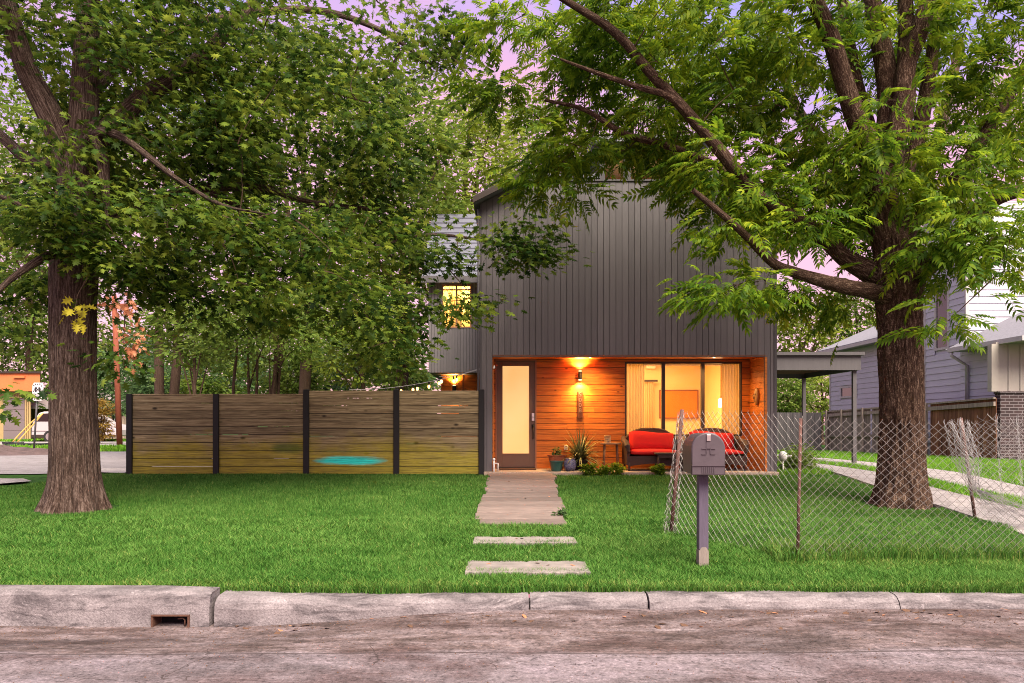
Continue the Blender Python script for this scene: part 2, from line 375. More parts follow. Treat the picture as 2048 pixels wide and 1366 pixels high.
def stepping_stone(xa, xb, ya, yb, label):
    n = 26; rr = random.Random(int(ya*100)); top = []
    for i in range(n+1): top.append((xa+(xb-xa)*i/n, yb+rr.uniform(-.025, .03)+0.03*math.sin(i*0.9)))
    bot = [(xa+(xb-xa)*i/n, ya+rr.uniform(-.02, .02)) for i in range(n, -1, -1)]
    z = float(gz((xa+xb)/2, (ya+yb)/2)); mm = MB(); poly = bot + top
    mm.prism([(p[0], p[1]) for p in reversed(poly)], 'z', z-0.05, z+0.05)
    tag(mm.build("stepping_stone", MAT["stone"], loc=((xa+xb)/2, ya, z), bevel=0.006), label, "stepping stone", "stepping stones set in the grass")
stepping_stone(X(930, 6.7), X(1181, 6.7), 6.66, 7.2, "wide pale stepping stone set in the grass nearest the kerb")
stepping_stone(X(946, 8.0), X(1154, 8.0), 7.95, 8.36, "narrower pale stepping stone between the wide stone and the plank walk")
# porch slab
MBp = MB(); MBp.box(X(968, 15)+.0, 5.40, 14.82, 16.0, 0.30, 0.55)
tag(MBp.build("porch_slab", MAT["porch_concrete"], bevel=0.01), kind="structure")
# driveway ribbons on the right
def ribbon(name, pts_l, pts_r, m, dz):
    vs = []; n = 40
    for i in range(n+1):
        t = i/n
        for pts in (pts_l, pts_r):
            yy = pts[0][1]+(pts[-1][1]-pts[0][1])*t; xx = np.interp(yy, [p[1] for p in pts], [p[0] for p in pts]); vs.append((xx, yy, float(gz(xx, yy))+dz))
    f = [(2*i, 2*i+1, 2*i+3, 2*i+2) for i in range(n)]
    mm = MB(); mm.add(vs, f); b = len(mm.v); mm.add([(x, y, z-0.15) for x, y, z in vs], []); mm.f += [(2*i+1, b+2*i+1, b+2*i+3, 2*i+3) for i in range(n)] + [(2*i, 2*i+2, b+2*i+2, b+2*i) for i in range(n)] + [(0, b, b+1, 1)]
    return tag(mm.build(name, m), kind="structure")
ribbon("driveway_near_strip", [(5.4, 6.3), (6.0, 9), (6.6, 15), (7.4, 24)], [(7.0, 6.3), (6.95, 9), (7.5, 15), (8.0, 24)], MAT["pale_concrete"], 0.035)
ribbon("driveway_far_strip", [(7.6, 6.3), (7.7, 11), (8.0, 15), (8.6, 28)], [(8.7, 6.3), (8.75, 12), (9.0, 15), (9.6, 28)], MAT["pale_concrete"], 0.05)
# side street and far verge on the left
def flat(name, poly, dz, m, kind="structure"):
    mm = MB(); mm.add([(x, y, float(gz(x, y))+dz) for x, y in poly], [tuple(range(len(poly)))]); return tag(mm.build(name, m), kind=kind)
flat("side_street", [(-80, 15.0), (-9.4, 15.0), (-8.2, 15.8), (-6.5, 15.3), (-6.0, 17), (-6.0, 26.8), (-12, 27.2), (-80, 24.0)], 0.006, MAT["side_asphalt"])
flat("corner_kerb", [(-14, 13.1), (-8.95, 13.1), (-8.6, 13.6), (-9.0, 14.0), (-14, 14.6)], 0.03, MAT["pale_concrete"])
flat("far_driveway", [(-60, 33), (-14, 33), (-14, 42), (-60, 42)], 0.012, MAT["pale_concrete"])
# mound of dug earth beside the side street
def mound(cx, cy, rx, ry, h, label, seed):
    r2 = np.random.default_rng(seed); n, mth = 14, 40; vs = [(cx, cy, float(gz(cx, cy))+h)]
    ph = r2.uniform(0, 6, 6)
    for i in range(1, n+1):
        for k in range(mth):
            th = 2*math.pi*k/mth; rr = i/n*(1+0.12*math.sin(3*th+ph[0])+0.07*math.sin(7*th+ph[1]))
            z = h*max(0, (1-(i/n)**1.6))*(0.8+0.25*math.sin(5*th+ph[2]+i)+0.12*r2.normal()) - 0.02
            vs.append((cx+rx*rr*math.cos(th), cy+ry*rr*math.sin(th), float(gz(cx, cy))+z))
    f = [(0, 1+k, 1+(k+1) % mth) for k in range(mth)] + [(1+(i-1)*mth+k, 1+i*mth+k, 1+i*mth+(k+1) % mth, 1+(i-1)*mth+(k+1) % mth) for i in range(1, n) for k in range(mth)]
    return tag(MB().add(vs, f).build("dirt_mound", MAT["dirt"], smooth=True, loc=(cx, cy, 0.5)), label, "dirt mound")
mound(-17.5, 24.6, 3.6, 1.3, 0.33, "low mound of dark dug earth beside the side street on the left", 3)

# ------------------------------------------------------------------ grass blades
def grass(name, n, xr, yr, h0, w0, mats, parent=None, seg2=False, keep=None, ypow=1.6, seed=1, lean=0.5, mat_pick=None):
    r = np.random.default_rng(seed)
    u = r.random(n); a, b = yr; k = 1 - ypow
    y = (a**k + u*(b**k - a**k))**(1/k)
    x = xr[0](y) + r.random(n)*(xr[1](y)-xr[0](y))
    ok = keep(x, y) if keep is not None else np.ones(n, bool); x, y = x[ok], y[ok]; n = len(x)
    z = gz(x, y) - 0.012
    clump = 0.5 + 0.5*np.sin(x*5.1+1.3*np.sin(y*3.7))*np.sin(y*6.3+1.7*np.sin(x*4.1)); clump2 = 0.5+0.5*np.sin(x*1.3+y*0.7)*np.sin(y*1.9-x*0.4)
    h = h0*(0.55+0.6*r.random(n)+0.35*clump+0.2*clump2)
    w = w0*(y/6.5)**0.8*(0.7+0.6*r.random(n))
    th = r.random(n)*2*np.pi; ln = h*lean*(0.3+r.random(n)); la = th + np.pi/2 + r.normal(0, .6, n)
    dx, dy = np.cos(th)*w/2, np.sin(th)*w/2; lx, ly = np.cos(la)*ln, np.sin(la)*ln
    if seg2:
        v = np.stack([np.stack([x-dx, y-dy, z], 1), np.stack([x+dx, y+dy, z], 1), np.stack([x+dx*.8+lx*.35, y+dy*.8+ly*.35, z+h*.6], 1),
                      np.stack([x-dx*.8+lx*.35, y-dy*.8+ly*.35, z+h*.6], 1), np.stack([x+lx, y+ly, z+h*.92], 1)], 1).reshape(-1, 3)
        b0 = np.arange(n)*5; tri = np.stack([b0, b0+1, b0+2, b0, b0+2, b0+3, b0+3, b0+2, b0+4], 1).reshape(-1, 3); per = 3
    else:
        v = np.stack([np.stack([x-dx, y-dy, z], 1), np.stack([x+dx, y+dy, z], 1), np.stack([x+lx, y+ly, z+h*.92], 1)], 1).reshape(-1, 3)
        tri = np.arange(3*n).reshape(-1, 3); per = 1
    mi = None
    if mat_pick is not None: mi = np.repeat(mat_pick(x, y, r), per)
    return tag(link(name, raw_mesh(name, v, tri, mats=mats, mi=mi), parent), kind="stuff")
def lawn_keep(x, y):
    hw = 0.555 + 0.012*(y-9.1); xc = X(1044, 1)*y
    walk = (np.abs(x-xc) < hw-.01) & (y > 9.1) & (y < 14.9)
    s1 = (x > X(932, 6.7)) & (x < X(1179, 6.7)) & (y > 6.80) & (y < 7.17); s2 = (x > X(948, 8)) & (x < X(1152, 8)) & (y > 8.07) & (y < 8.33)
    t1 = (x-X(150, 10.5))**2+(y-10.5)**2 < .33; t2 = (x-X(1802, 11))**2+(y-11)**2 < .3
    dn = np.interp(y, [6.3, 9, 15], [5.4, 6.0, 6.6]); d = x > dn+.05*np.sin(y*5)
    house = (y > 14.75) & (x > -.6); left = (x < -8.7+0.4*np.sin(y)) & (y > 13.0)
    return ~(walk | s1 | s2 | t1 | t2 | d | house | left)
def dry_pick(x, y, r):
    near_f = np.clip(1-np.abs(y-7.35)/0.5, 0, 1)*(x > 2.6) + 0.6*np.clip(1-np.abs(y-6.3)/0.12, 0, 1)
    return (r.random(len(x)) < 0.03 + 0.5*near_f).astype(int)
xl = lambda y: -0.71*y - 2.6; xh = lambda y: 0.70*y + .8
GN = 1.0
lawn_mats = [MAT["grass_blade"], MAT["grass_dry"]]
grass("lawn_grass", int(420000*GN), (xl, xh), (6.195, 9.6), 0.070, 0.0062, lawn_mats, seg2=True, keep=lawn_keep, seed=2, lean=0.75, mat_pick=dry_pick)
grass("lawn_grass", int(490000*GN), (xl, xh), (9.3, 15.02), 0.048, 0.0075, lawn_mats, keep=lawn_keep, seed=3, lean=0.6, mat_pick=dry_pick)
grass("tall_fence_grass", 6000, (lambda y: 0*y+2.6, lambda y: 0*y+5.4), (7.15, 7.6), 0.16, 0.006, [MAT["grass_blade"], MAT["grass_dry"]], seg2=True, seed=4, lean=0.5, mat_pick=lambda x, y, r: (r.random(len(x)) < .2).astype(int), keep=lambda x, y: x < 5.3)
def drive_keep(x, y):
    a = (x > np.interp(y, [6.3, 11, 15, 28], [8.65, 8.7, 9.0, 9.6])) & (x < 13.5); b = (x > np.interp(y, [6.3, 9, 15, 24], [7.0, 6.95, 7.5, 8.0])) & (x < np.interp(y, [6.3, 11, 15, 28], [7.6, 7.7, 8.0, 8.6]))
    return a | b
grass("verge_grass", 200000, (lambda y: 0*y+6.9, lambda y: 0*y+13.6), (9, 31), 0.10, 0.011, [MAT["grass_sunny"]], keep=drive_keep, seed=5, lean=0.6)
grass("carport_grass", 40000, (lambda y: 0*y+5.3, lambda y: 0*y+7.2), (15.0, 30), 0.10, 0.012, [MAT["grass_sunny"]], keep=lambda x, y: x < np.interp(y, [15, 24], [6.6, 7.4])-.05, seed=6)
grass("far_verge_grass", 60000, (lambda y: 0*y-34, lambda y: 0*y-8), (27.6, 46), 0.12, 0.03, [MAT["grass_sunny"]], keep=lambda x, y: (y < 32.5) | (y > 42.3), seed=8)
# ------------------------------------------------------------------ house materials
def make_boards(name, c, isl=0.10, rough=0.65, scale=3.0):
    t = NT(name).set(rough, spec=0.3); g = t.coord("Position", (6, 6, 0.8))
    n = t.noise(g, scale, 5, 0.6); b = t.noise(t.coord("Position", (1, 1, 1)), 0.5, 3)
    k = t.math('MULTIPLY_ADD', t.island(), 2*isl, 1-isl); k = t.math('MULTIPLY', k, t.math('MULTIPLY_ADD', n, 0.35, 0.82)); k = t.math('MULTIPLY', k, t.math('MULTIPLY_ADD', b, 0.3, 0.85))
    hs = t.node("ShaderNodeHueSaturation"); hs.inputs["Color"].default_value = col(c); t.link(k, hs.inputs["Value"]); t.base(hs.outputs[0])
    t.bump(t.noise(t.coord("Position", (14, 14, 1.2)), 6, 5), 0.25, 0.006); return t.m
make_boards("grey_siding", (0.140, 0.125, 0.132)); make_boards("grey_trim", (0.080, 0.072, 0.078), 0.02)
simple("groove", (0.02, 0.018, 0.02), 0.9, 0, bump=0)
def make_wood(name, dark, mid, light, stretch, knot=None, isl=0.16, rough=0.55):
    """planed boards: long grain, knots, every board its own tone"""
    t = NT(name).set(rough, spec=0.35)
    g = t.coord("Position", stretch); off = t.node("ShaderNodeVectorMath", operation='ADD'); t.link(g, off.inputs[0])
    io = t.node("ShaderNodeCombineXYZ"); i = t.island()
    for q in range(3): t.link(t.math('MULTIPLY', i, 37.0+q*11), io.inputs[q])
    t.link(io.outputs[0], off.inputs[1])
    n = t.noise(off.outputs[0], 2.0, 7, 0.62, 0.7); c = t.ramp(n, [(0.28, dark), (0.5, mid), (0.74, light)])
    k = t.math('MULTIPLY_ADD', i, 2*isl, 1-isl); hs = t.node("ShaderNodeHueSaturation"); t.link(c, hs.inputs["Color"]); t.link(k, hs.inputs["Value"]); c = hs.outputs[0]
    if knot:
        v = t.node("ShaderNodeTexVoronoi"); v.inputs["Scale"].default_value = knot; v.inputs["Randomness"].default_value = 1.0
        kv = t.coord("Position", (1.0 if stretch[0] < stretch[2] else 2.4, 0.0, 2.0 if stretch[0] < stretch[2] else 1.0)); t.link(kv, v.inputs["Vector"])
        kf = t.ramp(v.outputs["Distance"], [(0.07, 1.0), (0.16, 0.0)]); pick = t.node("ShaderNodeSeparateColor"); t.link(v.outputs["Color"], pick.inputs[0])
        kf = t.math('MULTIPLY', kf, t.math('GREATER_THAN', pick.outputs[0], 0.55)); c = t.mix(t.math('MULTIPLY', kf, 0.92), c, tuple(d*0.35 for d in dark))
    t.base(c); t.bump(n, 0.25, 0.006); return t
make_wood("cedar", (0.25, 0.055, 0.007), (0.48, 0.135, 0.014), (0.64, 0.205, 0.028), (1.1, 4, 24), 3.6)
simple("door_paint", (0.15, 0.088, 0.06), 0.5, 0.06, 3, bump=0.05); simple("black_metal", (0.006, 0.0055, 0.006), 0.6, 0.15, 8, bump=0.1)
simple("bronze_frame", (0.035, 0.022, 0.017), 0.45, 0.1, 6, bump=0.05); simple("brass_trim", (0.28, 0.13, 0.07), 0.5, 0.1, 6, bump=0.05)
simple("steel", (0.55, 0.52, 0.5), 0.3, 0.05, 8, bump=0.03, metal=1.0); simple("white_plastic", (0.75, 0.72, 0.68), 0.5, 0.03, 5, bump=0)
simple("room_wall", (0.72, 0.55, 0.30), 0.9, 0.04, 1, bump=0.03); simple("room_floor", (0.30, 0.18, 0.08), 0.6, 0.15, 4, bump=0.05)
simple("orange_canvas", (0.58, 0.18, 0.006), 0.8, 0.12, 5, bump=0.2); simple("picture_frame", (0.22, 0.07, 0.02), 0.5, 0.05, 5)
def make_glass(name, tint, refl=0.12):
    t = NT(name); tr = t.node("ShaderNodeBsdfTransparent"); tr.inputs[0].default_value = col(tint); gl = t.node("ShaderNodeBsdfGlossy"); gl.inputs["Roughness"].default_value = 0.02
    fr = t.node("ShaderNodeFresnel"); fr.inputs[0].default_value = 1.45; mx = t.node("ShaderNodeMixShader")
    t.link(t.math('MULTIPLY', fr.outputs[0], refl*3.0), mx.inputs[0]); t.link(tr.outputs[0], mx.inputs[1]); t.link(gl.outputs[0], mx.inputs[2]); t.link(mx.outputs[0], t.out.inputs[0]); return t.m
make_glass("glass", (0.97, 0.96, 0.93)); make_glass("dark_glass", (0.25, 0.27, 0.26), 0.6)
t = NT("frosted_lit_glass").set(0.35, spec=0.4)              # obscured door glass with the lit hall behind it
t.base(t.mix(0.0, (0.5, 0.33, 0.14), (0.5, 0.33, 0.14))); g = t.coord("Object"); nn = t.noise(g, 1.1, 2)
t.link(t.ramp(nn, [(0.3, (1.0, 0.50, 0.15)), (0.7, (1.0, 0.62, 0.25))]), t.bsdf.inputs["Emission Color"]); t.bsdf.inputs["Emission Strength"].default_value = 0.40
t.bump(t.noise(g, 40, 2), 0.1, 0.01)
t = NT("curtain_linen").set(0.9, spec=0.1); c = t.mix(t.noise(t.coord("Object", (1, 1, .1)), 30, 3), (0.62, 0.50, 0.30), (0.74, 0.62, 0.40)); t.base(c)
tr = t.node("ShaderNodeBsdfTranslucent"); t.link(c, tr.inputs[0]); mx = t.node("ShaderNodeMixShader"); mx.inputs[0].default_value = 0.45
t.link(t.bsdf.outputs[0], mx.inputs[1]); t.link(tr.outputs[0], mx.inputs[2]); t.link(mx.outputs[0], t.out.inputs[0])
emit("lamp_glow", (1.0, 0.72, 0.36), 6.0); emit("bulb_glow", (1.0, 0.50, 0.16), 2.6); emit("shade_glow", (1.0, 0.88, 0.62), 2.2)
simple("metal_roof", (0.12, 0.12, 0.155), 0.6, 0.08, 3, island=0.06, bump=0.15, spec=0.4); simple("shingles", (0.20, 0.19, 0.225), 0.9, 0.2, 9, (1, 1, 3), 0.1, 0.4)

# ------------------------------------------------------------------ the grey house with the cedar porch
HX0, HX1, HY = X(960, 15), 5.41, 15.0
RX, SL = (HX0+HX1)/2, 0.5                                    # ridge position, roof slope
ZE = 5.93                                                    # wall height at the eaves
def roofz(x): return min(ZE + SL*(x-HX0) if x < RX else ZE + SL*(HX1-x), ZFL)
SILL = Z(360, HY); ZFL = SILL+.06; FZ = Z(711, HY)                           # sill of the gable window, bottom edge of the grey front
house = thing("grey_house", (RX, HY, 0.5), "two storey grey board house with a glowing cedar porch and gabled roof", "house")
m = MB(); bw = (HX1-HX0)/48
for i in range(48):
    x0, x1 = HX0+i*bw+.0045, HX0+(i+1)*bw-.0045; zb = FZ
    if x1 < X(985, 15)+.03: zb = 0.42
    if x0 > X(1530, 15)-.03: zb = 0.42
    t0, t1 = min(roofz(x0), SILL) - .02, min(roofz(x1), SILL) - .02; dy = random.uniform(0, .003)
    m.hexa([(x0,HY+dy,zb),(x1,HY+dy,zb),(x1,HY+.03,zb),(x0,HY+.03,zb)], [(x0,HY+dy,t0),(x1,HY+dy,t1),(x1,HY+.03,t1),(x0,HY+.03,t0)])
m.build("front_boards", MAT["grey_siding"], house)
m = MB()                                                     # shell behind the boards: piers, header, side and rear walls
XL, XR, YB = X(985, 15), X(1530, 15), 15.95
ZW = SILL
m.prism([(HX0, FZ+.01), (HX1, FZ+.01), (HX1, ZE-.03), (HX1-(ZW-ZE)/SL, ZW-.03), (HX0+(ZW-ZE)/SL, ZW-.03), (HX0, ZE-.03)], 'y', HY+.031, HY+.11)
m.box(HX0, XL, HY+.031, YB, .42, FZ+.005); m.box(XR+.035, HX1, HY+.031, YB, .42, FZ+.005)
m.box(HX0, HX0+.1, HY+.112, 24, FZ+.012, ZE-.03); m.box(HX1-.1, HX1, HY+.112, 24, FZ+.012, ZE-.03); m.box(HX1-.1, HX1, YB+.13, 24, .4, FZ+.010); m.box(HX0, HX0+.1, YB+.13, 24, .4, FZ+.010)
m.box(HX0, HX1, 24.002, 24.1, .4, ZE-.03); m.box(HX0+.101, HX1-.101, HY+.112, YB+.12, FZ+.012, FZ+.10)
m.build("wall_shell", MAT["grey_trim"], house)
m = MB(); m.box(HX0-.005, HX0+.035, HY-.012, HY-.001, .42, ZE-.03); m.box(HX1-.05, HX1+.005, HY-.012, HY-.001, .42, ZE-.03); m.box(XL+.002, XR, HY-.006, HY+.02, FZ-.026, FZ-.004)
m.box(X(1056, 15), X(1456, 15), HY-.025, HY+.05, SILL-.025, SILL+.012)
m.build("trim", MAT["grey_trim"], house)
# raised clerestory window box in the middle of the roof
xw0, xw1, zt = X(1200, 15), X(1400, 15), Z(292, 15)
gl = MB().box(xw0+.05, xw1-.05, HY+.06, HY+.066, SILL+.02, zt-.06).build("clerestory_window", MAT["glass"], house)
gw = MB(); gw.box(X(1247, 15), X(1262, 15), HY-.01, HY+.055, SILL+.013, zt-.061); gw.box(xw0, xw0+.10, HY-.005, HY+.055, SILL+.013, zt-.061); gw.box(xw1-.10, xw1, HY-.005, HY+.055, SILL+.013, zt-.061); gw.box(xw0, xw1, HY-.008, HY+.055, zt-.06, zt)
gw.build("frame", MAT["grey_trim"], gl)
m = MB(); m.box(xw0, xw0+.06, HY+.068, 19, SILL+.013, zt); m.box(xw1-.06, xw1, HY+.068, 19, SILL+.013, zt); m.box(xw0+.061, xw1-.061, 18.94, 19, SILL+.013, zt); m.build("clerestory_walls", MAT["grey_trim"], house)
MB().box(xw0-.2, xw1+.2, HY-.25, 19.2, zt+.001, zt+.12).build("clerestory_roof", MAT["shingles"], house)
MB().box(xw0+.062, xw1-.062, 17.0, 17.05, SILL+.2, zt-.002).build("loft_ceiling", MAT["cedar"], house)
m = MB()                                                     # sloped eaves left and right, flat deck between them
xk0, xk1 = HX0+(ZFL-ZE)/SL, HX1-(ZFL-ZE)/SL
for xe, xk in ((HX0-.12, xk0), (HX1+.12, xk1)):
    lo = [(xe, HY-.30, ZE-.06), (xk, HY-.30, ZFL), (xk, 24.3, ZFL), (xe, 24.3, ZE-.06)]; m.hexa(lo, [(x, y, z+.10) for x, y, z in lo])
m.box(xk0+.001, xw0-.001, HY-.02, 24.3, ZFL-.02, ZFL+.07); m.box(xw1+.001, xk1-.001, HY-.02, 24.3, ZFL-.02, ZFL+.07); m.box(xw0, xw1, 19.01, 24.3, ZFL-.02, ZFL+.07)
m.build("roof", MAT["shingles"], house)
for xe, xk in ((HX0-.13, xk0), (HX1+.13, xk1)):
    m = MB(); lo = [(xe, HY-.335, ZE-.10), (xk, HY-.335, ZFL-.03), (xk, HY-.301, ZFL-.03), (xe, HY-.301, ZE-.10)]; m.hexa(lo, [(x, y, z+.12) for x, y, z in lo])
    m.build("rake_board", MAT["bronze_frame"], house)
MB().tube([(HX0-.03, HY-.05, ZE-.15), (HX0-.03, HY-.05, 3.2), (HX0-.03, HY-.05, 3.1), (HX0-.035, HY-.05, .55)], .022, 8).build("downspout", MAT["grey_trim"], house, smooth=True)
# porch soffit, cedar back wall (boards laid round door and window)
m = MB(); zr = FZ+.004
for k in range(8): m.box(XL, XR+.03, HY+.10+k*.107, HY+.10+k*.107+.10, zr, zr+.008)
m.box(XL, XR+.03, HY-.004, HY+.098, zr, zr+.006)
m.build("porch_ceiling", MAT["cedar"], house)
for rx_ in (X(1180, 15.5), X(1428, 15.5)):                   # flush soffit lamps added as porch fill; only the right one follows the header glow
    rl = MB().tube([(rx_, 15.5, zr-.006), (rx_, 15.5, zr+.004)], .022, 12).build("recessed_fill_lamp", MAT["lamp_glow"], house)
    ld = bpy.data.lights.new("recessed_fill_light", 'SPOT'); ld.energy = 105; ld.spot_size = R(150); ld.spot_blend = 1.0; ld.shadow_soft_size = .06; ld.color = (1.0, .58, .20)
    lo = bpy.data.objects.new("recessed_fill_light", ld); COL.objects.link(lo); lo.parent = house; lo.location = Vector((rx_, 15.5, zr-.02)) - Vector(house.location)
DX0, DX1, DZ1 = X(991, YB), X(1073, YB), Z(719, YB)
WX0, WX1, WZ0, WZ1 = X(1250, YB), X(1484, YB), Z(872, YB), Z(724, YB)
PF = 0.55; ch = .1195
m = MB(); back = MB(); z = PF
while z < FZ-.004:
    z1 = min(z+ch, FZ-.001); zc = (z+z1)/2
    segs = [(XL+.001, DX0), (DX1, WX0), (WX1, XR+.033)] if zc < WZ1 and zc > WZ0 else ([(XL+.001, DX0), (DX1, XR+.033)] if zc < DZ1 else [(XL+.001, XR+.033)])
    for a, b in segs:
        cut = [a, b] if b-a < 1.2 else [a, a+(b-a)*random.uniform(.25, .75), b]
        if random.random() < .5: cut = [a, b]
        for p, q in zip(cut[:-1], cut[1:]): m.box(p+.001, q-.001, YB-random.uniform(0, .002), YB+.02, z+.005, z1-.004)
    z = z1
m.build("cedar_boards", MAT["cedar"], house)
for a, b, z0, z1 in ((XL, DX0, PF, FZ), (DX1, WX0, PF, FZ), (WX1, XR+.033, PF, FZ), (WX0, WX1, PF, WZ0), (WX0, WX1, WZ1, FZ), (DX0, DX1, DZ1, FZ)): back.box(a, b, YB+.021, YB+.12, z0, z1)
back.build("porch_backing", MAT["groove"], house)
m = MB(); z = PF
while z < FZ-.004:
    z1 = min(z+ch, FZ-.001); m.box(XR, XR+.03, HY+.025, YB-.003, z+.004, z1-.002); z = z1
m.build("porch_side_boards", MAT["cedar"], house)
m = MB(); z = PF
while z < FZ-.004:
    z1 = min(z+ch, FZ-.001); m.box(XL, XL+.012, HY+.025, YB-.003, z+.004, z1-.002); z = z1
m.build("porch_side_boards", MAT["cedar"], house)
MB().box(XR-.006, XR+.038, HY-.016, HY+.022, PF, FZ-.03).build("corner_trim", MAT["cedar"], house)
# front door
dx0, dx1, dz0, dz1 = X(994, YB), X(1070, YB), Z(935, YB)+.01, Z(722, YB)
gx0, gx1, gz0, gz1 = X(1005, YB), X(1058, YB), Z(907, YB), Z(732, YB)
m = MB(); yd = YB+.015
m.box(dx0, gx0, yd, yd+.045, dz0, dz1); m.box(gx1, dx1, yd, yd+.045, dz0, dz1); m.box(gx0, gx1, yd, yd+.045, gz1, dz1); m.box(gx0, gx1, yd, yd+.045, dz0, gz0)
door = m.build("front_door", MAT["door_paint"], house, bevel=.004)
MB().box(gx0, gx1, yd+.015, yd+.025, gz0, gz1).build("glass_pane", MAT["frosted_lit_glass"], door)
m = MB(); w = .016; m.box(gx0-w, gx0+.002, yd-.006, yd+.012, gz0-w, gz1+w); m.box(gx1-.002, gx1+w, yd-.006, yd+.012, gz0-w, gz1+w); m.box(gx0+.003, gx1-.003, yd-.006, yd+.012, gz1, gz1+w); m.box(gx0+.003, gx1-.003, yd-.006, yd+.012, gz0-w, gz0)
m.build("glazing_bead", MAT["brass_trim"], door)
hx = X(1066, YB); m = MB()
m.box(hx-.03, hx+.03, yd-.025, yd-.001, Z(842, YB), Z(826, YB)); m.tube([(hx, yd-.06, Z(834, YB)), (hx, yd-.02, Z(834, YB))], .022, 12)
m.build("deadbolt", MAT["steel"], door, bevel=.006)
m = MB(); m.box(hx-.026, hx+.026, yd-.02, yd-.001, Z(857, YB), Z(849, YB)); m.tube([(hx, yd-.02, Z(855, YB)), (hx, yd-.065, Z(858, YB)), (hx, yd-.065, Z(874, YB)), (hx, yd-.02, Z(877, YB))], .012, 10)
m.build("pull_handle", MAT["black_metal"], door, smooth=True)
m = MB(); m.box(DX0, dx0-.004, YB-.012, YB+.10, PF, DZ1); m.box(dx1+.004, DX1, YB-.012, YB+.10, PF, DZ1); m.box(dx0-.003, dx1+.003, YB-.010, YB+.10, dz1+.004, DZ1)
m.build("door_frame", MAT["brass_trim"], house)
MB().box(dx0, dx1, YB-.03, YB+.1, PF+.001, dz0-.003).build("threshold", MAT["bronze_frame"], house)
# living-room window: three lights, real room behind
win = MB(); fw = .035; yw = YB-.006
win.box(WX0, WX0+fw, yw, yw+.09, WZ0, WZ1); win.box(WX1-fw, WX1, yw, yw+.09, WZ0, WZ1); win.box(WX0+fw+.001, WX1-fw-.001, yw, yw+.09, WZ1-fw, WZ1); win.box(WX0+fw+.001, WX1-fw-.001, yw, yw+.09, WZ0, WZ0+fw)
mu = [X(1327, YB), X(1406, YB)]
for x in mu: win.box(x-.036, x+.036, yw-.002, yw+.09, WZ0+fw+.001, WZ1-fw-.001)
wo = win.build("window", MAT["bronze_frame"], house, bevel=.003)
edges = [WX0+fw, mu[0]-.036, mu[0]+.036, mu[1]-.036, mu[1]+.036, WX1-fw]
for k in range(3): MB().box(edges[2*k]+.001, edges[2*k+1]-.001, yw+.04, yw+.046, WZ0+fw+.001, WZ1-fw-.001).build("pane", MAT["glass"], wo)
m = MB(); rx0, rx1, ry1 = WX0-.75, HX1-.102, 20.0
m.box(rx0, rx0+.08, YB+.13, ry1, PF, 3.25); m.box(rx1-.08, rx1, YB+.13, ry1, PF, 3.25); m.box(rx0, rx1, ry1+.002, ry1+.1, PF, 3.25); m.box(rx0, rx1, YB+.125, ry1+.1, 3.252, 3.33)
m.box(rx0, WX0-.01, YB+.125, YB+.129, PF, 3.25); m.box(WX0-.009, WX1+.009, YB+.125, YB+.129, WZ1+.02, 3.25); m.box(WX1+.01, rx1, YB+.125, YB+.129, PF, 3.25)
m.build("room_walls", MAT["room_wall"], house); MB().box(rx0, rx1, YB+.125, ry1+.1, PF-.06, PF).build("room_floor", MAT["room_floor"], house)
def curtain(xa, xb, y, z0, z1, folds, parent, flare=0.0):
    n = folds*10; vs = []
    rr = random.Random(folds)
    ph = [rr.uniform(-.5, .5) for _ in range(n+1)]
    rows = 8
    for j in range(rows+1):
        t = j/rows
        for i in range(n+1):
            u = i/n; x = xa+(xb-xa)*(u + flare*(1-t)*(u-.5)); vs.append((x, y+.045*math.sin(2*math.pi*folds*u+.5*math.sin(7*u)+.4*(1-t)*math.sin(5*u))*(.55+.45*(1-t)), z0+(z1-z0)*t))
    return MB().add(vs, [(j*(n+1)+i, j*(n+1)+i+1, (j+1)*(n+1)+i+1, (j+1)*(n+1)+i) for j in range(rows) for i in range(n)]).build("curtain", MAT["curtain_linen"], parent, smooth=True)
curtain(X(1251, 16.3), X(1289, 16.3), 16.3, PF+.05, Z(729, 16.3), 7, house); curtain(X(1443, 16.3), X(1482, 16.3), 16.3, PF+.05, Z(727, 16.3), 7, house)
curtain(X(1291, 19.8), X(1308, 19.8), 19.85, PF+.4, Z(764, 19.85), 4, house)
MB().box(X(1290, 19.9)-.1, X(1310, 19.9)+.05, 19.78, 19.83, Z(764, 19.9), Z(760, 19.9)).build("curtain_rail", MAT["bronze_frame"], house)
m = MB(); m.box(X(1245, 16.35), X(1490, 16.35), 16.33, 16.4, Z(731, 16.35), Z(722, 16.35)); m.build("curtain_track", MAT["white_plastic"], house)
PY = 19.97
m = MB(); m.box(X(1320, PY), X(1394, PY), PY-.03, PY-.005, Z(835, PY), Z(782, PY)); pic = m.build("picture", MAT["orange_canvas"], house)
m = MB(); a, b, z0, z1 = X(1320, PY), X(1394, PY), Z(835, PY), Z(782, PY)
m.box(a-.03, a, PY-.045, PY-.004, z0-.03, z1+.03); m.box(b, b+.03, PY-.045, PY-.004, z0-.03, z1+.03); m.box(a+.001, b-.001, PY-.045, PY-.004, z1, z1+.03); m.box(a+.001, b-.001, PY-.045, PY-.004, z0-.03, z0); m.build("frame", MAT["picture_frame"], pic)
MB().box(X(1291, PY), X(1309, PY), PY-.16, PY-.01, Z(738, PY), Z(731, PY)).build("air_unit", MAT["white_plastic"], house, bevel=.02)
py = 17.6; lx = X(1441.5, py)
pend = MB().tube([(lx+.015, py, 3.25), (lx+.015, py, Z(797, py))], .022, 8).build("pendant_rod", MAT["cedar"], house, smooth=True)
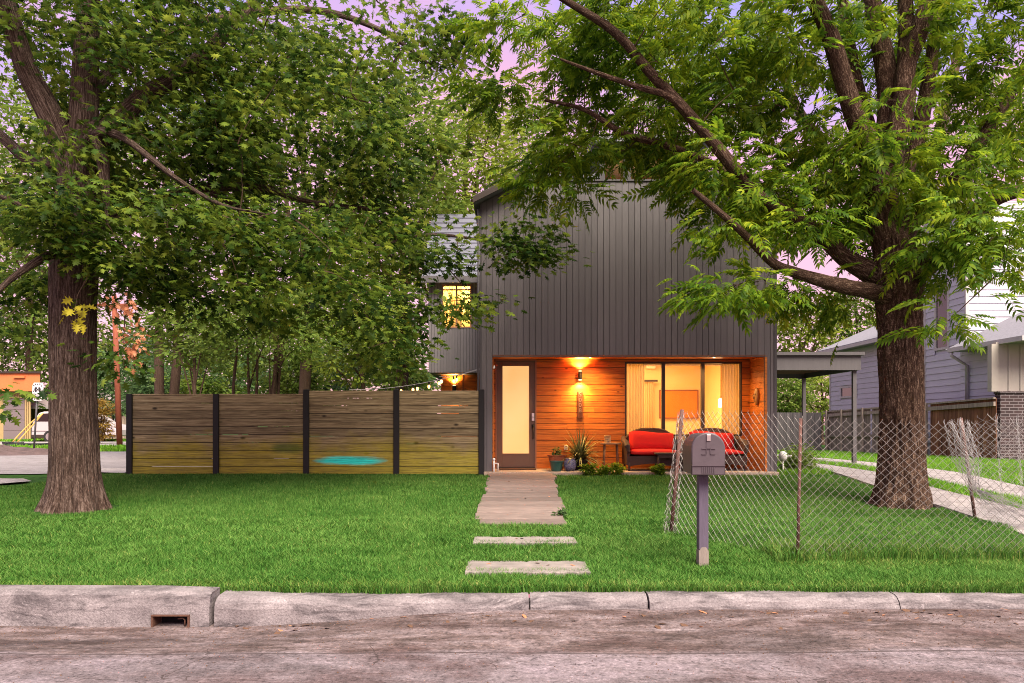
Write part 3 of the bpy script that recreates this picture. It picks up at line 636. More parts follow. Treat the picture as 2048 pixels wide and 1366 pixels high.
MB().lathe((lx, py, Z(815, py)), [(.05, 0), (.052, .01), (.052, Z(798, py)-Z(815, py)), (.03, Z(797, py)-Z(815, py))], 16).build("pendant_shade", MAT["shade_glow"], house, smooth=True)
m = MB(); m.lathe((X(1305, 18.9), 18.9, PF), [(.1, 0), (.13, .4), (.1, .75), (.06, .8)], 16); m.build("vase", MAT["picture_frame"], house, smooth=True)
ld = bpy.data.lights.new("room_light", 'AREA'); ld.energy = 120; ld.size = 1.6; ld.color = (1.0, 0.60, 0.24); lo = bpy.data.objects.new("room_light", ld); COL.objects.link(lo); lo.location = (2.9, 18.2, 3.2); lo.parent = house; lo.location = Vector(lo.location) - Vector(house.location)
ld = bpy.data.lights.new("pendant_light", 'POINT'); ld.energy = 30; ld.shadow_soft_size = .06; ld.color = (1.0, 0.62, 0.28); lo = bpy.data.objects.new("pendant_light", ld); COL.objects.link(lo); lo.location = Vector((lx, py, Z(820, py))) - Vector(house.location); lo.parent = house
ld = bpy.data.lights.new("loft_light", 'POINT'); ld.energy = 14; ld.color = (1.0, 0.55, 0.2); lo = bpy.data.objects.new("loft_light", ld); COL.objects.link(lo); lo.location = Vector((RX+.4, 16.1, SILL+.35)) - Vector(house.location); lo.parent = house

# side wing
WY = 21.5; wx0 = X(857, WY); wz0, wz1 = Z(745, WY), Z(560, WY)
m = MB(); n = 20; wbw = (HX0-.02-wx0)/n; vx0, vx1, vz0, vz1 = X(884, WY), X(943, WY), Z(656, WY), Z(569, WY)
for i in range(n):
    x0, x1 = wx0+i*wbw+.005, wx0+(i+1)*wbw-.005
    if x1 > vx0 and x0 < vx1:
        m.box(x0, x1, WY, WY+.03, wz0, vz0); m.box(x0, x1, WY, WY+.03, vz1, wz1)
        if x0 < vx0: m.box(x0, vx0, WY, WY+.03, vz0, vz1)
        if x1 > vx1: m.box(vx1, x1, WY, WY+.03, vz0, vz1)
    else: m.box(x0, x1, WY, WY+.03, wz0, wz1)
m.build("wing_boards", MAT["grey_siding"], house)
m = MB(); m.box(wx0, vx0, WY+.031, WY+.12, wz0, wz1); m.box(vx1, HX0-.02, WY+.031, WY+.12, wz0, wz1); m.box(vx0, vx1, WY+.031, WY+.12, wz0, vz0); m.box(vx0, vx1, WY+.031, WY+.12, vz1, wz1)
m.box(wx0, wx0+.1, WY+.122, 25, wz0, wz1); m.box(wx0+.1, HX0-.02, WY+.122, 25, wz0, wz0+.12); m.box(wx0+.1, HX0-.02, 24.4, 24.5, wz0+.121, wz1)
m.build("wing_shell", MAT["grey_trim"], house)
wo = MB().box(vx0+.03, vx1-.03, WY+.05, WY+.056, vz0+.03, vz1-.03).build("wing_window", MAT["glass"], house)
m = MB(); m.box(vx0, vx0+.04, WY-.01, WY+.09, vz0, vz1); m.box(vx1-.04, vx1, WY-.01, WY+.09, vz0, vz1); m.box(vx0+.041, vx1-.041, WY-.01, WY+.09, vz1-.04, vz1); m.box(vx0+.041, vx1-.041, WY-.01, WY+.09, vz0, vz0+.04); m.box(X(913, WY)-.02, X(913, WY)+.02, WY, WY+.09, vz0+.041, vz1-.041); m.box(vx0+.041, vx1-.041, WY+.003, WY+.085, vz1-.16, vz1-.13)
m.build("frame", MAT["brass_trim"], wo)
m = MB(); m.box(vx0-.2, vx1+.2, 23.3, 23.36, vz0-.3, vz1+.3); m.build("bedroom_wall", MAT["room_wall"], house)
curtain(vx0+.18, vx0+.55, WY+.4, vz0-.2, vz1+.1, 4, house)
ld = bpy.data.lights.new("bedroom_light", 'POINT'); ld.energy = 150; ld.color = (1.0, .62, .2); lo = bpy.data.objects.new("bedroom_light", ld); COL.objects.link(lo); lo.location = Vector(((vx0+vx1)/2, 22.5, vz1+.1)) - Vector(house.location); lo.parent = house
m = MB(); y0, z0, y1, z1 = WY-.35, Z(557, WY-.35), 24.2, Z(430, 24.2); k = 12
for i in range(k):
    a, b = i/k, (i+1)/k; ya, yb, za, zb = y0+(y1-y0)*a, y0+(y1-y0)*b, z0+(z1-z0)*a, z0+(z1-z0)*b
    m.hexa([(wx0-.15, ya, za), (HX0-.01, ya, za), (HX0-.01, yb, zb), (wx0-.15, yb, zb)], [(wx0-.15, ya-.02, za+.06), (HX0-.01, ya-.02, za+.06), (HX0-.01, yb-.0, zb+.03), (wx0-.15, yb-.0, zb+.03)])
m.build("wing_roof", MAT["metal_roof"], house)
MB().box(wx0-.17, HX0-.01, WY-.40, WY-.352, z0-.12, z0+.07).build("wing_gutter", MAT["grey_trim"], house)
m = MB(); z = .45
while z < wz0-.01: z1 = min(z+ch*1.3, wz0-.005); m.box(X(882, 22.6), HX0-.03, 22.6, 22.63, z+.004, z1-.003); z = z1
m.box(X(882, 22.6), HX0-.03, 22.632, 22.7, .42, wz0-.002); m.build("wing_cedar_boards", MAT["cedar"], house)
MB().box(X(926, 22.6)-.012, X(926, 22.6)+.012, 22.585, 22.6, .5, wz0-.01).build("wing_post", MAT["bronze_frame"], house)

# wall sconces that wash the cedar up and down
def sconce(px, py0, py1, D, label, power):
    x = X(px, D); z0, z1 = Z(py1, D), Z(py0, D); t = thing("wall_sconce", (x, D, (z0+z1)/2), label, "wall light", "up and down wall lights")
    s = D/15.95
    m = MB(); m.tube([(x, D-.085, z0), (x, D-.085, z1)], .042*s, 20); m.box(x-.02, x+.02, D-.05, D-.005, (z0+z1)/2-.03, (z0+z1)/2+.03); m.build("housing", MAT["black_metal"], t, bevel=.004)
    for zz, rx in ((z0-.003, 0), (z1+.003, 180)):
        m = MB(); m.tube([(x, D-.085, zz-.003), (x, D-.085, zz+.003)], .034*s, 16); m.build("lens", MAT["lamp_glow"], t)
        ld = bpy.data.lights.new("sconce_light", 'SPOT'); ld.energy = power*(1 if rx == 0 else 1.0); ld.spot_size = R(136); ld.spot_blend = 1.0; ld.shadow_soft_size = .025; ld.color = (1.0, .56, .17)
        lo = bpy.data.objects.new("sconce_light", ld); COL.objects.link(lo); lo.parent = t; lo.location = (0, -.085, (zz-(z0+z1)/2) + (-.012 if rx == 0 else .012)); lo.rotation_euler = (R(rx) if rx else 0, 0, 0)
    return t
sconce(1159.5, 743, 760, YB, "black cylinder wall light glowing up and down beside the front door", 120)
sconce(909, 771, 783, 22.6, "black wall light on the side wing above the board fence", 110)
# house-number plaque with four raised digits
px = X(1160, YB); pl = thing("number_plaque", (px, YB, Z(810, YB)), "narrow vertical wooden house number plaque under the porch wall light", "house number")
simple("plaque_wood", (0.13, 0.035, 0.012), .6, .3, 12, (1, 1, .3), bump=.3)
MB().box(px-.056, px+.056, YB-.03, YB-.003, Z(836, YB), Z(782, YB)).build("board", MAT["plaque_wood"], pl, bevel=.003)
simple("digit_metal", (0.33, 0.2, 0.14), .4, .1, 9, metal=.4)
for k, ch_ in enumerate("5008"):
    cu = bpy.data.curves.new("digit", 'FONT'); cu.body = ch_; cu.size = .125; cu.align_x = 'CENTER'; cu.align_y = 'CENTER'; cu.extrude = .004
    tmp = bpy.data.objects.new("tmp", cu); me = bpy.data.meshes.new_from_object(tmp); bpy.data.objects.remove(tmp); me.materials.clear(); me.materials.append(MAT["digit_metal"])
    o = bpy.data.objects.new("digit", me); COL.objects.link(o); o.parent = pl; o.rotation_euler = (R(90), 0, 0); o.location = (0, -.035, Z(789.5+k*10.5, YB)-Z(810, YB))
ox = X(1132, YB); ou = thing("power_outlet", (ox, YB, Z(895, YB)), "small white power outlet low on the cedar wall by the spiky plant", "outlet")
MB().box(ox-.035, ox+.035, YB-.014, YB-.003, Z(900, YB), Z(891, YB)).build("cover_plate", MAT["white_plastic"], ou, bevel=.004)
for za in (894.5, 899): MB().box(ox-.014, ox+.014, YB-.018, YB-.0145, Z(za, YB), Z(za-2.5, YB)).build("socket", MAT["picture_frame"], ou)
# carved oval mask hanging on the porch's side wall
simple("carved_wood", (0.34, 0.16, 0.05), .5, .25, 9, bump=.4)
mx_, my_, mz_ = XR-.004, 15.42, Z(793, 15.42); mk = thing("wall_mask", (mx_, my_, mz_), "carved oval wooden mask hanging on the porch side wall", "wall mask")
m = MB(); m.ball((mx_-.02, my_, mz_), (.055, .10, .18), 20, 14); m.build("face", MAT["carved_wood"], mk, smooth=True)
m = MB(); m.ball((mx_-.075, my_, mz_-.01), (.03, .02, .055), 10, 8); m.build("nose", MAT["carved_wood"], mk, smooth=True)
for s in (-1, 1): MB().ball((mx_-.066, my_+s*.04, mz_+.05), (.012, .026, .012), 10, 6).build("eye", MAT["plaque_wood"], mk, smooth=True)
MB().ball((mx_-.066, my_, mz_-.09), (.014, .035, .012), 10, 6).build("mouth", MAT["plaque_wood"], mk, smooth=True)
# small cam and pipe by the door
m = MB(); cx0 = X(987, 15.0)
cam_t = thing("porch_sensor", (cx0, 15.1, Z(734, 15)), "small white sensor under the porch edge left of the door", "sensor"); MB().box(cx0-.004, cx0+.03, 15.03, 15.10, Z(737, 15), Z(731, 15)).build("case", MAT["white_plastic"], cam_t, bevel=.006)
hb = thing("garden_tap", (X(991, 15), 14.86, .55), "white pipe stub and tap at the porch corner by the door", "tap"); hx = X(991, 14.9)
m = MB(); m.tube([(hx-.03, 14.86, .5), (hx-.03, 14.86, .78)], .016, 8); m.tube([(hx-.03, 14.86, .72), (hx+.05, 14.86, .72), (hx+.05, 14.86, .56)], .014, 8); m.ball((hx-.03, 14.86, .80), .028); m.build("pipe", MAT["white_plastic"], hb, smooth=True)
# ------------------------------------------------------------------ board fence with steel posts
t = make_wood("fence_board", (0.055, 0.037, 0.022), (0.235, 0.175, 0.095), (0.45, 0.365, 0.215), (1.0, 3, 26), 2.3, 0.36, 0.85)
base = t.bsdf.inputs["Base Color"].links[0].from_socket
g = t.coord("Position"); sep = t.node("ShaderNodeSeparateXYZ"); t.link(g, sep.inputs[0])
wob = t.noise(g, 1.6, 4, .6); damp = t.math('SUBTRACT', t.math('MULTIPLY_ADD', wob, 1.0, 0.80), sep.outputs["Z"])      # algae creeping up from the wet ground
damp = t.math('MULTIPLY', damp, 2.6, clamp=True)
alg = t.mix(t.noise(g, 3.0, 4), (0.20, 0.165, 0.008), (0.42, 0.35, 0.012)); gr = t.ramp(t.noise(t.coord("Position", (1.3, 3, 34)), 2.2, 7, .68), [(.34, .38), (.5, .95), (.66, 1.45)]); alg = t.mix(1.0, alg, gr, 'MULTIPLY'); c = t.mix(t.math('MULTIPLY', damp, 0.72), base, alg)
def patch(cx, cz, rx, rz, colr, c, amt):
    dx = t.math('DIVIDE', t.math('SUBTRACT', sep.outputs["X"], cx), rx); dz = t.math('DIVIDE', t.math('SUBTRACT', sep.outputs["Z"], cz), rz)
    r2 = t.math('ADD', t.math('POWER', t.math('ABSOLUTE', dx), 3), t.math('POWER', t.math('ABSOLUTE', dz), 2)); f = t.math('MULTIPLY', t.math('SUBTRACT', t.math('MULTIPLY_ADD', t.noise(t.coord('Position', (.8, 1, 7)), 2.4, 6, .7), 1.7, 0.2), r2), 1.15, clamp=True)
    return t.mix(t.math('MULTIPLY', f, amt), c, t.mix(.7, colr, gr, 'MULTIPLY'))
c = patch(X(702, 15), Z(921, 15), .72, .10, (0.02, 0.78, 0.70), c, .95); c = patch(X(578, 15), Z(897, 15), .36, .12, (0.035, 0.095, 0.006), c, .65); t.base(c)
FD = 14.93; posts = [260, 433, 613, 793, 963]
bf = thing("board_fence", (X(612, FD), FD, .49), "long horizontal board fence with black steel posts and a turquoise paint stain", "fence")
for k in range(4):
    xa, xb = X(posts[k], FD)+.058, X(posts[k+1], FD)-.058; top = Z(790 if k < 2 else 781, FD); n = 10 if k < 2 else 11; h = (top-.50)/n
    m = MB()
    for i in range(n):
        j = random.uniform(-.004, .004); z0, z1 = .50+i*h+.004, .50+(i+1)*h-.004-(random.uniform(.001, .005) if random.random() < .4 else 0)
        m.hexa([(xa, FD-.012+j, z0), (xb, FD-.012-j, z0), (xb, FD+.016, z0), (xa, FD+.016, z0)], [(xa, FD-.012+j, z1), (xb, FD-.012-j, z1+random.uniform(-.001, .0005)), (xb, FD+.016, z1), (xa, FD+.016, z1)])
    if k < 2: m.box(xa, xb, FD-.02, FD+.03, top, top+.02)
    pn = m.build("fence_panel", MAT["fence_board"], bf, bevel=.003); m = MB()
    for i in range(1, n):  # near-black strips behind most board gaps, standing in for the shade there
        zz = .50+i*h; s0 = xa
        while s0 < xb-.05:
            s1 = min(xb, s0+random.uniform(.25, .9))
            if random.random() < .82: m.box(s0, s1, FD+.0165, FD+.022, zz-.012, zz+.012)
            s0 = s1
    m.build("gap_shade_strip", MAT["groove"], pn)
for k, p in enumerate(posts):
    x = X(p, FD); m = MB(); m.box(x-.056, x+.056, FD-.05, FD+.05, .38, Z(788 if k < 2 else 779, FD)); m.build("post", MAT["black_metal"], bf, bevel=.006)

# ------------------------------------------------------------------ carport at the right side of the house
cd0, cd1, cxr = 18.3, 21.6, 8.66
cp = thing("carport", (7.0, cd0, .5), "grey flat roofed carport attached to the right side of the grey house", "carport")
zb, zt_ = Z(740, cd0), Z(706, cd0)
m = MB(); m.box(HX1+.002, cxr, cd0, cd0+.06, zb+.0, zt_-.06); m.box(cxr-.06, cxr, cd0+.062, cd1+.5, zb+.0, zt_-.06); m.box(HX1+.002, cxr-.062, cd1, cd1+.06, zb, zt_-.06); m.build("beam", MAT["grey_trim"], cp)
m = MB()
for i in range(8): y = cd0+.3+i*.42; m.box(HX1+.002, cxr-.062, y, y+.05, zb+.12, zt_-.07)
m.build("joists", MAT["door_paint"], cp)
MB().box(HX1+.002, cxr+.06, cd0-.08, cd1+.6, zt_-.058, zt_+.02).build("roof", MAT["grey_trim"], cp)
MB().box(HX1+.002, cxr-.07, cd0+.07, cd1, zt_-.068, zt_-.06).build("roof_lining", MAT["bronze_frame"], cp)
for y in (cd0+.09, cd1-.1): MB().box(cxr-.15, cxr-.06, y, y+.09, float(gz(8.6, y))-.1, zb+.002).build("post", MAT["grey_trim"], cp, bevel=.006)

# ------------------------------------------------------------------ neighbour: fences, pale blue house, brick garage wall
make_wood("picket", (0.07, 0.024, 0.013), (0.18, 0.070, 0.036), (0.30, 0.15, 0.085), (9, 9, .7), 0, 0.3, 0.85); make_wood("picket_weathered", (0.14, 0.11, 0.10), (0.27, 0.21, 0.18), (0.38, 0.31, 0.26), (9, 9, .7), 0, 0.22, 0.9); make_wood("picket_dark", (0.05, 0.045, 0.05), (0.09, 0.08, 0.085), (0.12, 0.11, 0.115), (9, 9, .7), 0, 0.2, 0.9)
def picket_run(m, p0, p1, z0f, z1f, w=.14, th=.02):
    p0, p1 = Vector(p0), Vector(p1); L = (p1-p0).length; d = (p1-p0)/L; nrm = Vector((-d.y, d.x)); n = int(L/w)
    for i in range(n):
        a, b = p0+d*(i*w+.004), p0+d*((i+1)*w-.004); za, zb = z0f(a.y)-.05, z0f(b.y)-.05; ta, tb = z1f(a.y), z1f(b.y); o = nrm*(th/2); j = nrm*random.uniform(-.004, .004)
        lo = [a-o+j, b-o+j, b+o+j, a+o+j]; m.hexa([(lo[0].x, lo[0].y, za), (lo[1].x, lo[1].y, zb), (lo[2].x, lo[2].y, zb), (lo[3].x, lo[3].y, za)], [(lo[0].x, lo[0].y, ta), (lo[1].x, lo[1].y, tb), (lo[2].x, lo[2].y, tb), (lo[3].x, lo[3].y, ta)])
NX = 13.6
ftop = lambda y: float(np.interp(y, [20.8, 24.2, 32], [Z(796, 20.8), Z(808, 24.2), Z(824, 32)])); fbot = lambda y: float(gz(NX, y))
nf = thing("picket_fence", (NX, 26, .4), "tall brown picket fence with post and rails in front of the pale house", "fence")
m = MB(); picket_run(m, (NX, 20.8), (NX, 24.1), fbot, ftop); m.build("picket_panel", MAT["picket"], nf)["label"] = "red brown picket panel"
m = MB(); picket_run(m, (NX, 24.2), (NX, 27.9), fbot, ftop); picket_run(m, (NX, 28.0), (NX, 32), fbot, ftop); m.build("picket_panel", MAT["picket_weathered"], nf)["label"] = "weathered grey picket panel"
m = MB()
for a, b in ((20.8, 24.1), (24.1, 32)):
    for dz, hh in ((0, .05), (-.16, .12), (-1.02, .10)):
        if a < 22 and dz < -.5: continue
        x = NX-.05; m.hexa([(x-.03, a, ftop(a)+dz-hh/2), (x+.03, a, ftop(a)+dz-hh/2), (x+.03, b, ftop(b)+dz-hh/2), (x-.03, b, ftop(b)+dz-hh/2)], [(x-.03, a, ftop(a)+dz+hh/2), (x+.03, a, ftop(a)+dz+hh/2), (x+.03, b, ftop(b)+dz+hh/2), (x-.03, b, ftop(b)+dz+hh/2)])
m.build("rails", MAT["picket_weathered"], nf)
for y in (24.15, 26.4, 28.4, 30.2, 31.6): MB().box(NX-.14, NX-.085, y-.04, y+.04, fbot(y)-.1, ftop(y)+.04).build("post", MAT["picket_weathered"], nf)
rf = thing("dark_picket_fence", (9, 32, .3), "dark grey picket fence closing the yard behind the carport", "fence")
m = MB(); picket_run(m, (4.5, 32.1), (13.5, 32.1), lambda y: .2, lambda y: Z(825, 32.1), .15); m.build("picket_panel", MAT["picket_dark"], rf)
m = MB(); m.box(4.5, 13.5, 32.13, 32.18, .6, .7).box(4.5, 13.5, 32.13, 32.18, 1.6, 1.7); m.build("rails", MAT["picket_dark"], rf)

simple("pale_siding", (0.46, 0.44, 0.52), 0.6, 0.06, 2, bump=0.1, island=0.04, kind="Position"); simple("cream_trim", (0.36, 0.32, 0.285), 0.6, 0.06, 3, bump=0.08); simple("white_trim", (0.42, 0.39, 0.40), 0.5, 0.05, 3, bump=0.05); simple("soffit", (0.30, 0.27, 0.275), 0.7, 0.05, 3)
t = NT("brick").set(0.85); g = t.coord("Position", (1, 1, 1)); sp = t.node("ShaderNodeSeparateXYZ"); t.link(g, sp.inputs[0]); cb = t.node("ShaderNodeCombineXYZ"); t.link(t.math('ADD', sp.outputs[0], sp.outputs[1]), cb.inputs[0]); t.link(sp.outputs[2], cb.inputs[1])
b = t.node("ShaderNodeTexBrick"); b.inputs["Scale"].default_value = 1; b.inputs["Brick Width"].default_value = .24; b.inputs["Row Height"].default_value = .085; b.inputs["Mortar Size"].default_value = .008; b.inputs["Color1"].default_value = (.030, .017, .019, 1); b.inputs["Color2"].default_value = (.055, .030, .032, 1); b.inputs["Mortar"].default_value = (.20, .17, .18, 1); t.link(cb.outputs[0], b.inputs["Vector"])
t.base(t.mix(.5, b.outputs[0], t.ramp(t.noise(g, 9, 5), [(.3, .6), (.7, 1.25)]), 'MULTIPLY')); t.bump(b.outputs["Fac"], -.4, .01)
def lap(m, p0, p1, z0, z1, c=.215, out=.022, skip=None):
    """lap siding from p0 to p1 (outside on the right-hand side when walking p0 -> p1)"""
    p0, p1 = Vector(p0), Vector(p1); d = (p1-p0).normalized(); nr = Vector((d.y, -d.x)); z = z0
    L = (p1-p0).length
    while z < z1-.01:
        t1 = min(z+c, z1); spans = [(0, L)]
        if skip and t1 > skip[2]+.02 and z < skip[3]-.02: spans = [(0, skip[0]), (skip[1], L)]
        for s0, s1 in spans:
            if s1-s0 < .02: continue
            a, b = p0+d*s0, p0+d*s1; o = nr*out; q = [(a+o, z), (b+o, z), (b, z), (a, z)]; r = [(a+nr*.002, t1), (b+nr*.002, t1), (b-nr*.02, t1), (a-nr*.02, t1)]
            m.hexa([(v.x, v.y, zz) for v, zz in q], [(v.x, v.y, zz) for v, zz in r])
        z = t1
nh = thing("pale_blue_house", (15, 27, .4), "pale blue lap sided house with grey shingle roofs beyond the picket fence", "house")
SX = 15.0; YR = SX*1500/648                                   # rear corner of the one-storey side
ZEV = 4.78
def block(x0, x1, y0, y1, z0, z1, m): m.box(x0, x1, y0, y1, z0, z1)
m = MB(); lap(m, (SX, YR), (SX, 26.8), .2, ZEV-.02, skip=(YR-X(1,1)*0-33.6, YR-32.0, Z(796, 33), Z(772, 33))); sd1 = m.build("side_siding", MAT["pale_siding"], nh)
m = MB(); TX = 14.62; lap(m, (TX, 26.2), (TX, 23.9), .2, 8.6, skip=(26.2-X(1, 1)*0-25.55, 26.2-24.72, Z(700, 25.2), Z(560, 25.2))); m.build("tower_siding", MAT["pale_siding"], nh)
m = MB(); lap(m, (TX+.06, 23.88), (22, 23.88), 3.2, 8.6); m.build("front_siding", MAT["pale_siding"], nh)
m = MB(); GX = 14.3; lap(m, (GX, 23.6), (GX, 21.1), .2, 3.95); m.build("garage_siding", MAT["pale_siding"], nh)
m = MB(); block(SX+.02, 22, 26.8, YR-.02, .1, ZEV-.03, m); block(TX+.022, 22, 23.9, 26.2, .1, 8.6, m); block(GX+.022, 22, 21.02, 23.6, .1, 3.95, m); m.build("wall_core", MAT["pale_siding"], nh)
for bx_ in ((TX-.03, TX+.07, 23.80, 23.875, 3.4, 8.6), (TX-.035, TX, 26.1, 26.22, .2, 8.6), (SX-.03, SX+.02, YR-.12, YR, .2, ZEV-.05), (GX-.03, GX+.02, 21.0, 21.22, .2, 3.93)): MB().box(*bx_).build("corner_board", MAT["white_trim"], nh)
# windows on the tower and the low side
for (y0, y1, z0, z1, x) in ((24.72, 25.55, Z(700, 25.2), Z(560, 25.2), TX), (32.0, 33.6, Z(796, 33), Z(772, 33), SX)):
    wv = MB().box(x+.0, x+.012, y0+.06, y1-.06, z0+.06, z1-.06).build("window", MAT["dark_glass"], nh)
    m = MB(); m.box(x-.035, x+.02, y0, y0+.08, z0, z1); m.box(x-.035, x+.02, y1-.08, y1, z0, z1); m.box(x-.035, x+.02, y0+.081, y1-.081, z1-.08, z1); m.box(x-.035, x+.02, y0+.081, y1-.081, z0, z0+.08); m.build("frame", MAT["white_trim"], wv)
    if z1-z0 > 1.5:
        m = MB(); k = int((z1-z0-.12)/.055)
        for i in range(k): z = z0+.07+i*.055; m.box(x+.013, x+.03, y0+.08, y1-.08, z, z+.036)
        m.build("blind", MAT["soffit"], wv)
# roofs and gutters
m = MB(); ex = SX-.45
m.hexa([(ex, 26.3, ZEV), (ex, YR+.4, ZEV), (20, YR+.4, ZEV+2.4), (20, 26.3, ZEV+2.4)], [(ex, 26.3, ZEV+.12), (ex, YR+.4, ZEV+.12), (20, YR+.4, ZEV+2.52), (20, 26.3, ZEV+2.52)])
gx_ = 13.8; zg = Z(686, 21.5)
m.add([(gx_, 19.9, zg), (gx_, 23.6, zg), (19, 23.6, zg+2.6), (19, 23.0, zg+2.6), (24, 19.9, zg), (24, 23.6, zg+2.6), (gx_, 19.9, zg-.06), (24, 19.9, zg-.06)], [(0, 3, 2, 1), (0, 4, 5, 3), (0, 6, 7, 4)])
m.build("roof", MAT["shingles"], nh)
m = MB(); m.box(ex-.10, ex+.02, 26.35, YR+.4, ZEV-.07, ZEV+.06); m.box(gx_-.10, gx_+.02, 19.9, 23.3, zg-.10, zg+.03); m.box(gx_+.021, 24, 19.82, 19.9, zg-.10, zg+.03); m.build("gutter", MAT["white_trim"], nh)
m = MB(); m.box(ex+.03, SX+.02, 26.3, YR+.35, ZEV-.06, ZEV-.02); m.box(gx_+.02, GX+.03, 19.95, 23.2, zg-.1, zg-.05); m.box(GX+.031, 23, 19.95, 21.0, zg-.1, zg-.05); m.build("soffit", MAT["soffit"], nh)
def spout(x, y, z0, z1, xg): return MB().tube([(xg, y, z1), (xg, y, z1-.12), (x, y, z1-.42), (x, y, z0)], .05, 8).build("downspout", MAT["white_trim"], nh, smooth=True)
spout(SX-.08, 26.55, .3, ZEV-.05, ex-.04); spout(GX-.07, 23.15, .3, zg-.1, gx_-.04)
# board-and-batten front over brick
BY = 20.85; bx = X(1992, BY)
m = MB(); m.box(bx, 22, BY, BY+.15, Z(783, BY), zg-.05)
m.build("batten_wall", MAT["cream_trim"], nh)
m = MB()
for i in range(18): x = bx+.001+i*.33; m.box(x, x+.05, BY-.025, BY-.001, Z(782, BY), zg-.101)
m.box(bx-.14, bx-.001, BY-.03, BY+.15, Z(783, BY), zg-.101); m.build("battens", MAT["cream_trim"], nh)
MB().box(bx+.06, 22, BY-.1, BY+.15, .1, Z(787, BY)).build("brick_wall", MAT["brick"], nh); MB().box(bx+.03, 22, BY-.13, BY+.15, Z(787, BY)+.001, Z(783, BY)-.001).build("brick_cap", MAT["brick"], nh)

# ------------------------------------------------------------------ mailbox
MD = 7.06; mxx = X(1405, MD); mz0 = Z(949, MD-.2)
simple("mailbox_metal", (0.088, 0.068, 0.080), 0.42, 0.16, 5, (1, 1, 1), bump=0.12, metal=0.35, spec=0.5); simple("post_paint", (0.085, 0.065, 0.10), 0.6, 0.2, 5, (4, 4, .6), bump=0.3); simple("bare_wood", (0.20, 0.16, 0.145), 0.9, 0.2, 8, (3, 3, .6), bump=0.4)
mb = thing("mailbox", (mxx, MD, float(gz(mxx, MD))), "grey domed mailbox on a dark square post at the front lawn", "mailbox")
zg0 = float(gz(mxx, MD)); pw = .046
MB().box(mxx-pw, mxx+pw, MD-pw, MD+pw, zg0+.18, mz0-.003).build("post", MAT["post_paint"], mb, bevel=.008)
m = MB(); m.prism([(mxx-pw, zg0-.08), (mxx+pw, zg0-.08), (mxx+pw, zg0+.17), (mxx+.02, zg0+.205), (mxx-.02, zg0+.205), (mxx-pw, zg0+.17)], 'y', MD-pw-.003, MD+pw+.002); m.build("post_foot", MAT["bare_wood"], mb)["label"] = "bare worn foot of the post"
W_, H_ = .143, .375
def dome(w, h, n=18, base=0.0):
    r = w; pts = [(-w, base), (w, base)]
    for i in range(n+1): th = math.pi*i/n; pts.append((r*math.cos(th), h-r+r*math.sin(th)))
    return pts
yaw = Matrix.Rotation(R(-3), 4, 'Z'); y0 = MD-.21; Lb = .5
def place(m, name, mat, par, **k):
    vs = [Vector((x, y, z)) for x, y, z in m.v]; c = Vector((mxx+.0, MD, 0)); m.v = [tuple(yaw @ (p-c) + c) for p in vs]; return m.build(name, mat, par, **k)
m = MB(); m.prism([(mxx+.012+a, mz0+b) for a, b in dome(W_, H_)], 'y', y0+.03, y0+Lb); bdy = place(m, "box_body", MAT["mailbox_metal"], mb, bevel=.004)
m = MB(); m.prism([(mxx+.012+a, mz0+b) for a, b in dome(W_+.004, H_+.004, base=-.004)], 'y', y0+.008, y0+.028); dr_ = place(m, "door", MAT["mailbox_metal"], mb, bevel=.005)
m = MB(); rim = [(mxx+.012+a, y0+.02, mz0+b) for a, b in dome(W_+.004, H_+.004, 24, -.004)]; m.tube(rim[1:]+[rim[0]], .0065, 6); place(m, "rim", MAT["mailbox_metal"], dr_, smooth=True)
m = MB(); fz = mz0+H_; cxm = mxx+.012
m.box(cxm-.018, cxm+.018, y0-.006, y0+.007, fz-.07, fz-.01); place(m, "latch", MAT["steel"], dr_, bevel=.003)
m = MB(); m.box(cxm-.02, cxm+.02, y0+.002, y0+.0075, fz-.135, fz-.075); m.box(cxm-.062, cxm+.062, y0-.001, y0+.0075, fz-.142, fz-.137); m.box(cxm-.062, cxm-.02, y0-.001, y0+.0075, fz-.192, fz-.187); m.box(cxm+.02, cxm+.062, y0-.001, y0+.0075, fz-.192, fz-.187); m.box(cxm-.02, cxm-.015, y0-.001, y0+.0075, fz-.186, fz-.143); m.box(cxm+.015, cxm+.02, y0-.001, y0+.0075, fz-.186, fz-.143)
m.box(cxm-.15, cxm+.15, y0-.003, y0+.0075, mz0+.078, mz0+.084)
for i in range(7): m.box(cxm-.058+i*.018, cxm-.053+i*.018, y0-.001, y0+.0075, mz0+.012, mz0+.068)
place(m, "embossing", MAT["mailbox_metal"], dr_)

